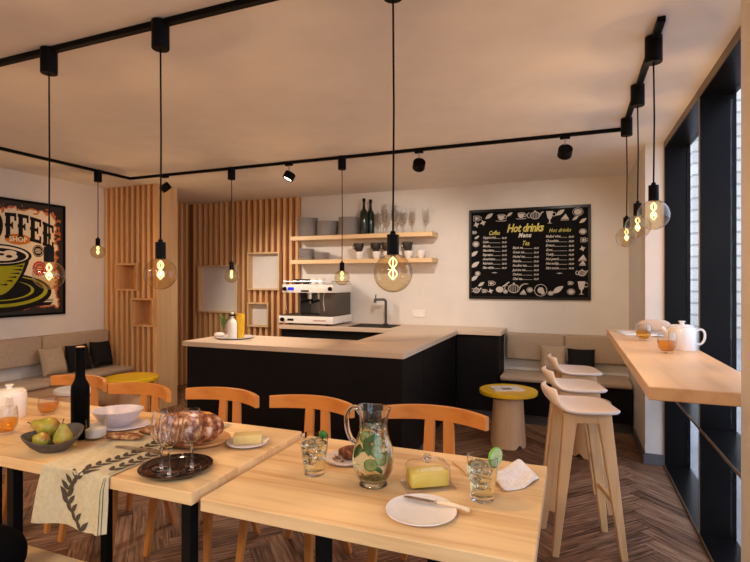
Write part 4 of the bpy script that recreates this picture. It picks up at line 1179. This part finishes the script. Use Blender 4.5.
k = thing('bread_knife', 'bread knife with steel blade pointing at the glass tray', 'knife', (-1.555, 1.478, TZ+.006), math.radians(183))
kb = MB(); kb.prism([(-.10, -.012), (.10, -.012), (.125, -.006), (.13, .004), (.12, .012), (-.10, .012)], .0018); kb.build('blade', 'steel', k, local=True)
MB().beam([(-.10, 0, .003), (-.20, 0, .004)], [(.011, .006), (.013, .007)], (0, 1, 0), .003).build('handle', 'stool_leg', k, local=True)
# tray of glasses
tx, ty = -1.293, 1.378
o = MB().lathe([(0, 0), (.100, 0), (.106, .003), (.121, .012), (.124, .016), (.120, .016), (.105, .007), (.10, .0045), (0, .0045)], 56).build('serving_tray', 'tray', local=True)
o.location = (tx, ty, TZ); tag(o, 'round black lacquered tray carrying empty stem glasses', 'tray')
g = 'stem glasses on the black tray'
w = wine_glass('stem_glass', 'empty stem glass on the black tray, nearest the runner', (-1.340, 1.358, TZ+.005), .205, .034, g)
dup(w, (-1.275, 1.325, TZ+.005), 0, 'empty stem glass at the front middle of the black tray')
dup(w, (-1.248, 1.405, TZ+.005), 0, 'empty stem glass on the black tray, nearest the butter plate')
# butter plate
px, py = -1.226, 1.703
o = MB().lathe([(0, 0), (.055, 0), (.06, .003), (.086, .011), (.084, .0135), (.06, .007), (0, .005)], 40).build('plate', 'lilac_ceramic', local=True)
o.location = (px, py, TZ); tag(o, 'small pale plate under the butter beside the loaf', 'plate')
o = MB().box(-.056, .056, -.030, .030, 0, .036, .003, 2).build('butter_block', 'pale_butter', local=True)
o.location = (px, py, TZ+.0066); o.rotation_euler = (0, 0, math.radians(30)); tag(o, 'pale butter block on the small plate beside the loaf', 'butter')
# table with the teapot
TZ = TL-.004+.0004
teapot('white teapot beside tea glasses on the dining table', (-2.56, 1.62, TZ), .072, .135, math.radians(148))
tea_glass('glass of orange tea in front of the dining table teapot', (-2.300, 1.44, TZ), .046, .115, fill=.55)
tea_glass('round handled glass of orange tea nearest the black bottle', (-2.44, 1.73, TZ), .045, .085, .1, handle=True)

# ================================================================== CEILING TRACKS, PENDANTS, SPOTS
tk = thing('ceiling_track', 'black ceiling light track running around the counter side of the room', 'light track', (-1.9, 3.88, CE-.024))
def rail(x0, x1, y0, y1): return MB().box(x0, x1, y0, y1, CE-.024, CE-.0003, .002)
rail(-4.26, .352, 3.865, 3.895).build('rail', 'black_metal', tk)
rail(-4.26, -4.23, .5, 3.865).build('rail', 'black_metal', tk)
rail(.322, .352, 2.30, 3.865).build('rail', 'black_metal', tk)
tk = thing('ceiling_track', 'black ceiling light track above the dining tables', 'light track', (-2.0, 1.59, CE-.024))
rail(-4.2, .9 - .4, 1.575, 1.605).build('rail', 'black_metal', tk)
lights = []
def pendant(label, x, y, zb, group, r=.0655, power=9):
    t = thing('pendant_lamp', label, 'pendant lamp', (x, y, zb), 0, group)
    zc = CE-.004
    MB().lathe([(0, 0), (.033, 0), (.035, .003), (.035, .113), (0, .113)], 26, c=(x, y, zc-.113)).build('canopy', 'black_metal', t)
    zs = zb+r*.93
    MB().tube([(x, y, zc-.113), (x+.003, y, (zc+zs)/2), (x, y, zs+.075)], .0035, 8).build('cord', 'black_metal', t)
    MB().lathe([(0, .080), (.008, .080), (.010, .070), (.0205, .068), (.021, 0), (0, 0)], 24, c=(x, y, zs)).build('socket', 'black_metal', t)
    n = 22; pr = [(r*math.sin(PI*k/n), -r*math.cos(PI*k/n)) for k in range(n-1)]+[(.0165, r*.955)]
    pr[0] = (0, -r)
    b = MB().lathe(pr, 40, c=(x, y, zb)).build('bulb', 'bulb_glass', t, smooth=80)
    fm = MB()
    for ang in (0, PI/2):
        for sg in (1, -1):
            f = []
            for k in range(41):
                q = k/40; ww = sg*.0125*math.sin(2*PI*q)*(1 if q < .5 else 1.05); f.append((x+ww*math.cos(ang+.4), y+ww*math.sin(ang+.4), zb+.054-.076*q))
            fm.tube(f, .0018, 7)
    fm.build('filament', 'filament', b)
    l = bpy.data.lights.new('bulb_light', 'POINT'); l.energy = power; l.color = (1, .63, .33); l.shadow_soft_size = .003
    o = bpy.data.objects.new('bulb_light', l); col.objects.link(o); o.location = (x, y, zb); lights.append(o)
gr = 'globe pendants over the dining tables'
pendant('globe pendant hanging in front of the bread table, lowest over the loaf', -1.492, 1.59, 1.447, gr) if False else None
import itertools
def on_ray(u, y):
    Fp, th = 500., math.radians(21.5); r = (u-375)/Fp
    return y*(-math.sin(th)+r*math.cos(th))/(math.cos(th)+r*math.sin(th))
pendant('globe pendant in front of the wall shelves, above the pitcher', on_ray(393, 1.59), 1.59, 1.447, gr)
pendant('globe pendant in front of the timber partition end, above the loaf', on_ray(160.5, 1.59), 1.59, 1.450, gr)
pendant('globe pendant in front of the coffee poster', on_ray(49, 1.59), 1.59, 1.447, gr)
gr = 'globe pendants on the counter track'
pendant('small globe pendant between the poster and the slatted partition', -4.245, 3.50, 1.70, gr)
pendant('small globe pendant in front of the large pale niche', on_ray(231.5, 3.88), 3.88, 1.468, gr)
pendant('small globe pendant hanging over the coffee machine', on_ray(342, 3.88), 3.88, 1.448, gr)
gr = 'globe pendants over the window bar'
pendant('globe pendant over the window bar, nearest the dining table', .332, 2.48, 1.709, gr)
pendant('middle globe pendant of the three over the window bar', .333, 3.06, 1.714, gr)
pendant('globe pendant at the track corner, nearest the menu board', .334, 3.66, 1.708, gr)

def spot(label, x, aim, power, size=1.6):
    y = 3.88
    t = thing('track_spotlight', label, 'spotlight', (x, y, CE-.05), 0, 'spotlights on the counter track')
    MB().box(x-.035, x+.035, y-.014, y+.014, CE-.040, CE-.0245, .002).build('adapter', 'black_metal', t)
    hc = Vector((x, y, CE-.135))
    d = (Vector(aim)-hc).normalized(); m = T(*hc) @ d.to_track_quat('Z', 'Y').to_matrix().to_4x4()
    MB().tube([(x, y, CE-.040), (x, y, CE-.115)], .006, 10).build('stem', 'steel', t)
    MB().lathe([(0, -.034), (.047, -.034), (.050, -.030), (.050, .030), (.047, .032), (.044, .026), (0, .024)], 30, mtx=m).build('head', 'black_metal', t)
    MB().lathe([(0, .025), (.042, .025), (.042, .0255), (0, .0265)], 26, mtx=m).build('lens', 'lens', t)
    l = bpy.data.lights.new('spot_light', 'SPOT'); l.energy = power; l.color = (1, .87, .74); l.spot_size = size; l.spot_blend = .8; l.shadow_soft_size = .05
    o = bpy.data.objects.new('spot_light', l); col.objects.link(o)
    o.location = hc+d*.06; o.rotation_euler = d.to_track_quat('-Z', 'Y').to_euler()
spot('spotlight beside the timber partition end', on_ray(165.5, 3.88), (-3.3, 5.0, 1.1), 110)
spot('spotlight over the slats, tilted towards the dining tables', on_ray(289, 3.88), (-2.9, 3.35, .9), 95)
spot('spotlight in front of the wall shelves', on_ray(419, 3.88), (-1.9, 5.5, 1.2), 62)
spot('spotlight in front of the menu board', on_ray(565, 3.88), (-.35, 5.5, 1.2), 42)

# ================================================================== MENU BOARD
def menu():
    x0, x1, z0, z1, yb = -1.068, .181, 1.222, 2.207, 5.599
    t = thing('menu_board', 'black framed menu board with chalk lettering on the back wall', 'menu board', ((x0+x1)/2, yb, z0))
    fr = MB(); w = .028
    fr.box(x0, x1, yb-.03, yb, z1-w, z1, .003).box(x0, x1, yb-.03, yb, z0, z0+w, .003).box(x0, x0+w, yb-.03, yb, z0+w, z1-w, .003).box(x1-w, x1, yb-.03, yb, z0+w, z1-w, .003)
    fr.build('frame', plain('glossy_black_frame', (.006, .0055, .0055), .28, spec=.2), t)
    MB().box(x0+w, x1-w, yb-.018, yb-.001, z0+w, z1-w).build('slate', 'slate', t)
    W_, H_ = x1-x0, z1-z0
    # board plane: X to the right, Y up, facing -y
    m = T(x0, yb-.0185, z0) @ R(PI/2, 'X')
    def px(u, v): return ((u-469)/122.*W_, (299.5-v)/90.*H_+.0)
    def bx(a, b): return (a/714*W_*1.0, 0)
    # measured on a 715x562 zoom of the board (45..670, 70..530)
    def Q(a, b): return ((a-45)/625*W_, (1-(b-(77-30*(a-45)/625))/((530+5*(a-45)/625)-(77-30*(a-45)/625)))*H_)
    H1, H2, H3, H4, wh, ck = [MB() for _ in range(6)]
    def tx(mb, s, a, b, size, shear=.35, align='LEFT', bold=0, space=1, sx=.8):
        p = Q(a, b); mb.text(s, size, m @ T(p[0], p[1], 0), shear, align, bold, .0006, space, 0, sx)
    tx(H1, 'Hot drinks', 343, 185, .122, .32, 'CENTER', .0034, .93, .76)
    tx(wh, 'Menu', 342, 214, .066, .35, 'CENTER', .0022, 1.1, .82)
    tx(H2, 'Coffee', 182, 202, .066, .4, 'CENTER', .001, 1, .66)
    tx(H3, 'Tea', 347, 255, .068, .4, 'CENTER', .0012, 1, .75)
    tx(H4, 'Hot drinks', 519, 187, .056, .4, 'CENTER', .0006, 1.1, .80)
    c1 = ['Cappuccino', 'Latte', 'Mocha', 'Macchiato', 'Espresso', 'Americano', 'Ristretto', 'Flat white']
    c2 = ['Black tea', 'Green tea', 'Herbal tea', 'Matcha', 'Rooibos tea', 'Jasmine tea', 'Oolong', 'Chai tea']
    c3 = ['Mulled wine', 'Chocolate', 'Eggnog', 'Grog', 'Toddy', 'Hot punch', 'Hot toddy', 'Hot cocoa']
    for names, xa, xb, ya, dy in ((c1, 120, 248, 222, 22.0), (c2, 280, 414, 274, 22.6), (c3, 450, 588, 216, 23.0)):
        ck = MB()
        for k, s in enumerate(names):
            y = ya+k*dy
            tx(ck, s, xa, y, .037, .35, 'LEFT', .0011); tx(ck, '00.00', xb, y, .028, .3, 'RIGHT', .0008)
            a = Q(xa+8+len(s)*5.2, y); b = Q(xb-32, y)
            if b[0]-a[0] > .01: ck.ribbon([(a[0], a[1]+.003), (b[0], b[1]+.003)], .0035, .0006, m)
        p = Q((xa+xb)/2, ya+8*dy-2)
        ck.prism([(p[0]-.035, p[1]), (p[0], p[1]+.006), (p[0]+.035, p[1]), (p[0], p[1]-.006)], .0006, m)
        ck.build('price_list', 'chalk', t, weld=False, smooth=0)
    for hb in (H1, H2, H3, H4): hb.build('yellow_heading', 'chalk_yellow', t, weld=False, smooth=0)
    wh.build('white_heading', 'chalk_white', t, weld=False, smooth=0)
    # border doodles
    d = MB()
    def circ(c, r, n=18, sx=1, sy=1, a0=0, a1=2*PI): return [(c[0]+r*sx*math.cos(a0+(a1-a0)*k/n), c[1]+r*sy*math.sin(a0+(a1-a0)*k/n)) for k in range(n+(0 if a1-a0 > 6.2 else 1))]
    def rib(p, w=.005, closed=False): d.ribbon(p, w, .0008, m, closed)
    def cupd(c, s):
        d.prism([(c[0]-s*.5, c[1]+s*.28), (c[0]-s*.4, c[1]-s*.2), (c[0]-s*.15, c[1]-s*.42), (c[0]+s*.15, c[1]-s*.42), (c[0]+s*.4, c[1]-s*.2), (c[0]+s*.5, c[1]+s*.28)][::-1], .0004, m)
        rib(circ((c[0], c[1]+s*.28), s*.5, 20, 1, .3), .005, True); rib(circ((c[0]+s*.55, c[1]), s*.22, 12), .006, True); rib(circ((c[0], c[1]-s*.45), s*.75, 18, 1, .14, PI, 2*PI), .006)
    def outline_cup(c, s):
        rib([(c[0]-s*.45, c[1]+s*.4), (c[0]-s*.45, c[1]-s*.4), (c[0]+s*.45, c[1]-s*.4), (c[0]+s*.45, c[1]+s*.4)], .007, True); rib(circ((c[0]+s*.6, c[1]), s*.25, 12), .006, True)
        d.prism(circ(c, s*.28, 10), .0004, m)
    def potd(c, s):
        rib(circ(c, s*.55, 22, 1, .75), .008, True); rib(circ((c[0]-s*.62, c[1]+s*.05), s*.3, 10, 1, 1, PI*.5, PI*1.5), .007)
        rib([(c[0]+s*.5, c[1]-s*.1), (c[0]+s*.75, c[1]+s*.35), (c[0]+s*.95, c[1]+s*.4)], .012)
        for k in range(-2, 3): rib([(c[0]+k*s*.18, c[1]-s*.33), (c[0]+k*s*.18, c[1]+s*.33)], .005)
        d.prism(circ((c[0], c[1]+s*.5), s*.12, 10), .0008, m)
    def glassd(c, s):
        d.prism([(c[0]-s*.35, c[1]+s*.6), (c[0]-s*.22, c[1]-s*.1), (c[0]-s*.05, c[1]-s*.3), (c[0]-s*.05, c[1]-s*.6), (c[0]-s*.25, c[1]-s*.68), (c[0]+s*.25, c[1]-s*.68), (c[0]+s*.05, c[1]-s*.6), (c[0]+s*.05, c[1]-s*.3), (c[0]+s*.22, c[1]-s*.1), (c[0]+s*.35, c[1]+s*.6)], .0006, m)
        rib(circ((c[0]+s*.42, c[1]+s*.25), s*.2, 10), .006, True)
    def star(c, s):
        d.prism([(c[0]+s*(.5 if k % 2 == 0 else .24)*math.cos(PI*k/4+.3), c[1]+s*(.5 if k % 2 == 0 else .24)*math.sin(PI*k/4+.3)) for k in range(8)], .0006, m)
    def cookie(c, s):
        d.prism(circ(c, s*.4, 16, 1, .8), .0005, m); rib(circ(c, s*.52, 20, 1, .82), .004, True)
    def leafd(c, s, a=.6):
        pts = []
        for k in range(12):
            q = k/6 if k <= 6 else (12-k)/6; w = math.sin(PI*q)*s*.24*(1 if k <= 6 else -1); l = (q-.5)*s*1.2
            pts.append((c[0]+l*math.cos(a)-w*math.sin(a), c[1]+l*math.sin(a)+w*math.cos(a)))
        d.prism(pts, .0006, m)
    def cake(c, s):
        d.prism([(c[0]-s*.5, c[1]-s*.3), (c[0]+s*.5, c[1]-s*.3), (c[0]+s*.1, c[1]+s*.4)], .0006, m); rib([(c[0]-s*.5, c[1]-s*.42), (c[0]+s*.5, c[1]-s*.42)], .006)
    def pan(c, s):
        d.prism(circ(c, s*.42, 16, 1, .8), .0006, m); rib([(c[0]+s*.3, c[1]+s*.3), (c[0]+s*1.05, c[1]+s*.85)], .012)
    L_ = [(85, 118, outline_cup, .075), (122, 140, star, .08), (155, 106, leafd, .10), (220, 112, cupd, .085), (265, 97, leafd, .07), (325, 102, cupd, .08), (397, 103, potd, .10), (470, 110, glassd, .115), (522, 88, leafd, .10), (545, 110, cake, .09), (608, 85, cookie, .11), (596, 117, leafd, .07),
          (85, 150, star, .08), (72, 190, outline_cup, .04), (88, 215, leafd, .06), (82, 250, cookie, .08), (72, 300, leafd, .10), (78, 355, leafd, .11), (92, 400, cookie, .06), (73, 425, leafd, .10), (85, 487, potd, .07), (127, 490, outline_cup, .05), (112, 455, leafd, .08),
          (165, 450, outline_cup, .065), (163, 490, star, .07), (212, 482, pan, .11), (243, 493, cookie, .05), (287, 477, potd, .12), (335, 493, cake, .075), (370, 483, cookie, .07), (475, 500, cookie, .06), (510, 482, leafd, .13), (570, 448, outline_cup, .045), (575, 492, cookie, .08), (625, 470, glassd, .12),
          (632, 130, leafd, .08), (632, 185, cookie, .075), (634, 228, outline_cup, .06), (630, 272, star, .07), (630, 318, cake, .09), (630, 345, cake, .07), (628, 397, potd, .075)]
    for a, b, fn, s in L_:
        d = MB(); fn(Q(a, b), s*.88); d.build('chalk_drawing', 'chalk', t, weld=False, smooth=0)
    d = MB()
    c = Q(425, 485); rib(circ(c, .062, 26), .006, True); d.prism(circ(c, .035, 6), .0005, m); d.prism(circ((c[0]+.02, c[1]-.025), .022, 8), .0007, m)
    d.build('chalk_drawing', 'chalk', t, weld=False, smooth=0)
menu()

# ================================================================== COFFEE POSTER
def poster():
    ya, yb_, z0, z1 = 2.70, 3.728, 1.072, 2.212
    xw = XL+.001
    t = thing('wall_poster', 'framed vintage style coffee poster with a green cup on the wall', 'poster', (xw, (ya+yb_)/2, z0))
    f = MB(); w = .022
    f.box(xw, xw+.03, ya, yb_, z1-w, z1, .002).box(xw, xw+.03, ya, yb_, z0, z0+w, .002).box(xw, xw+.03, ya, ya+w, z0+w, z1-w, .002).box(xw, xw+.03, yb_-w, yb_, z0+w, z1-w, .002)
    f.build('frame', 'black_metal', t)
    cy, cz = (ya+yb_)/2, (z0+z1)/2
    hw, hh = (yb_-ya)/2-w, (z1-z0)/2-w
    pr = MB().box(0, .018, -hw, hw, -hh, hh).build('print', poster_mat(hw, hh), t, local=True); pr.location = (0, 0, cz-z0)
    # print plane: X -> +y, Y -> up, facing +x
    m = T(xw+.0185, 0, 0) @ Matrix(((0, 0, 1, 0), (1, 0, 0, 0), (0, 1, 0, 0), (0, 0, 0, 1)))
    layers = {}
    def L(k): return layers.setdefault(k, MB())
    def arc(z, y): return z-.40*(y-3.21)**2
    # slab letters COFFEE
    def rects(ch, x0, x1, zb, zt):
        w = x1-x0; st = .042; th = .052; out = []
        if ch in 'FE':
            out += [(x0+.008, zb, x0+.008+st, zt), (x0, zb, x0+st+.022, zb+.03), (x0, zt-.034, x1, zt), (x1-.02, zt-.075, x1, zt),
                    (x0, (zb+zt)/2-.012, x1-.03, (zb+zt)/2+.02), (x1-.045, (zb+zt)/2-.03, x1-.03, (zb+zt)/2+.035)]
            if ch == 'E': out += [(x0, zb, x1, zb+.034), (x1-.02, zb, x1, zb+.075)]
        return out
    cells = [('C', 2.845, 2.965), ('O', 2.985, 3.108), ('F', 3.122, 3.228), ('F', 3.240, 3.346), ('E', 3.358, 3.472), ('E', 3.485, 3.602)]
    ink = MB()
    for ch, a, b in cells:
        c_ = (a+b)/2; zt = 2.075-.62*(c_-3.215)**2; zb = zt-.245
        tilt = -(c_-3.215)*.5
        mm = m @ T(c_, (zb+zt)/2, 0) @ R(tilt*.0, 'Z') @ T(-c_, -(zb+zt)/2, 0)
        sk = -1.0*(c_-3.215)       # letters follow the arch
        def P(x, z): return (x, z+sk*(x-c_))
        if ch in 'FE':
            for k, (x0, q0, x1, q1) in enumerate(rects(ch, a, b, zb, zt)):
                ink.add([(*P(x0, q0), .001+k*.00004), (*P(x1, q0), .001+k*.00004), (*P(x1, q1), .001+k*.00004), (*P(x0, q1), .001+k*.00004)], [(0, 1, 2, 3)], 0, m)
        else:
            n = 28; vs = []; fs = []
            a0, a1 = (0, 2*PI) if ch == 'O' else (.6, 2*PI-.6)
            for k in range(n+1):
                q = a0+(a1-a0)*k/n
                for r1, r2 in ((.060, .122), (.022, .085)): vs.append((*P(c_+r1*math.cos(q), (zb+zt)/2+r2*math.sin(q)), .001))
            for k in range(n): fs.append((2*k, 2*k+1, 2*k+3, 2*k+2))
            ink.add(vs, fs, 0, m)
    ink.build('lettering', 'ink', t, weld=False, smooth=0)
    def ell(c, a, b, n=36): return [(c[0]+a*math.cos(2*PI*k/n), c[1]+b*math.sin(2*PI*k/n)) for k in range(n)]
    def flat(k, poly, z):
        L(k).add([(p[0], p[1], z) for p in poly], [tuple(range(len(poly)))], 0, m)
    # orange oval with SHOP
    flat('ink_orange', ell((3.245, 1.825), .125, .052), .001)
    L('ink_cream').text('SHOP', .068, m @ T(3.245, 1.802, 0), 0, 'CENTER', .002, .0016)
    # black round seal and red seal
    flat('ink', ell((3.44, 1.722), .056, .062), .001); L('ink_cream').ribbon(ell((3.44, 1.722), .047, .052), .004, .0014, m, True)
    for dz, wd in ((.018, .05), (0, .07), (-.018, .05)): L('ink_cream').box(3.44-wd/2, 3.44+wd/2, 1.722+dz-.004, 1.722+dz+.004, .0013, .0015, mtx=m)
    star = [(3.455+(.078 if k % 2 == 0 else .066)*math.cos(2*PI*k/36), 1.545+(.082 if k % 2 == 0 else .070)*math.sin(2*PI*k/36)) for k in range(36)]
    flat('ink_red', star, .001); L('ink_cream').ribbon(ell((3.455, 1.545), .05, .053), .004, .0014, m, True)
    for dz, wd in ((.016, .05), (-.008, .06)): L('ink_cream').box(3.455-wd/2, 3.455+wd/2, 1.545+dz-.006, 1.545+dz+.006, .0013, .0015, mtx=m)
    # saucer and cup
    C = 3.06
    flat('ink', ell((C+.02, 1.31), .50, .19), .0008); flat('ink_green', ell((C+.02, 1.325), .46, .155), .0010); flat('ink', ell((C+.02, 1.335), .42, .135), .0012)
    flat('ink_green', ell((C+.01, 1.33), .33, .10), .0014); flat('ink', ell((C+.01, 1.335), .30, .095), .0016)
    cupo = [(C-.30, 1.66)]+[(C+.30*math.cos(PI+PI*k/18)*(1-.25*math.sin(PI*k/18)), 1.66+.40*math.sin(PI+PI*k/18)) for k in range(19)]+[(C+.30, 1.66)]
    flat('ink', cupo, .0018)
    cupi = [(C+.255*math.cos(PI+PI*k/18)*(1-.25*math.sin(PI*k/18)), 1.63+.345*math.sin(PI+PI*k/18)) for k in range(19)]
    flat('ink_green', cupi, .0020)
    for k in range(7):
        z = 1.60-.036*k; x1 = C+.235-.012*k*k*.35
        flat('ink', [(x1-.11+.006*k, z), (x1, z+.012), (x1, z-.008)], .0022)
    flat('ink', ell((C, 1.665), .315, .105), .0022); flat('ink_cream', ell((C, 1.668), .285, .086), .0024); flat('ink', ell((C, 1.66), .262, .072), .0026)
    flat('ink_cream', ell((C+.03, 1.655), .15, .045), .0028); flat('ink_cream', ell((C+.11, 1.69), .06, .024), .0029)
    flat('ink', ell((C+.10, 1.655), .030, .014), .0030); flat('ink', ell((C+.03, 1.672), .026, .012), .0030)
    # small marks and table stripes bottom right
    for dz in (1.26, 1.235): L('ink').box(3.50, 3.545, dz, dz+.010, .001, .0012, mtx=m)
    flat('ink', [(2.78, 1.17), (3.56, 1.17), (3.60, 1.205), (2.78, 1.205)], .0007)
    for dz, (a, b) in ((1.215, (3.38, 3.6)), (1.228, (3.45, 3.6))): L('ink').box(a, b, dz, dz+.006, .0006, .0008, mtx=m)
    nm = dict(ink='black_shapes', ink_orange='orange_badge', ink_cream='cream_shapes', ink_red='red_seal', ink_green='green_shapes')
    for k, mb in layers.items(): mb.build(nm[k], k, t, weld=False, smooth=0)
poster()

# ================================================================== LIGHT, SKY, CAMERA
w = bpy.data.worlds.new('World'); sc.world = w; w.use_nodes = True
bg = w.node_tree.nodes['Background']; bg.inputs[0].default_value = (.74, .83, 1.0, 1); bg.inputs[1].default_value = 3.2
def added_fill_lamp(x, y, sx, sy, power, c, label):
    """fill panel added out of view to brighten the room"""
    t = thing('added_fill_panel', label, 'fill lamp', (x, y, CE-.04))
    MB().box(x-sx/2, x+sx/2, y-sy/2, y+sy/2, CE-.04, CE-.0005, .004).build('housing', 'white_enamel', t)
    l = bpy.data.lights.new('fill_light', 'AREA'); l.shape = 'RECTANGLE'; l.size = sx; l.size_y = sy; l.energy = power; l.color = c  # added area light behind the camera, soft fill only
    o = bpy.data.objects.new('fill_light', l); col.objects.link(o); o.location = (x, y, CE-.045)
added_fill_lamp(-3.2, -.9, 1.0, .5, 78, (1, .70, .42), 'warm fill panel added over the unseen half of the room, poster side')
added_fill_lamp(-.9, -1.2, 1.0, .5, 62, (1, .90, .82), 'fill panel added over the unseen half of the room, window side')

cam = bpy.data.cameras.new('Camera'); cam.lens = 24; cam.sensor_width = 36; cam.clip_start = .05
co = bpy.data.objects.new('Camera', cam); col.objects.link(co); co.location = (0, 0, 1.42); co.rotation_euler = (PI/2, 0, math.radians(21.5))
sc.camera = co
sc.view_settings.view_transform = 'Standard'; sc.view_settings.look = 'None'; sc.view_settings.gamma = 1; sc.view_settings.use_curve_mapping = False
sc.view_settings.exposure = -0.03
sc.cycles.use_denoising = True
sc.cycles.max_bounces = 14; sc.cycles.diffuse_bounces = 5; sc.cycles.glossy_bounces = 4; sc.cycles.transmission_bounces = 14; sc.cycles.transparent_max_bounces = 40
sc.cycles.caustics_reflective = False; sc.cycles.caustics_refractive = True; sc.cycles.blur_glossy = 1.0; sc.cycles.sample_clamp_indirect = 6
for o in bpy.data.objects:
    if '_w' in o: del o['_w']
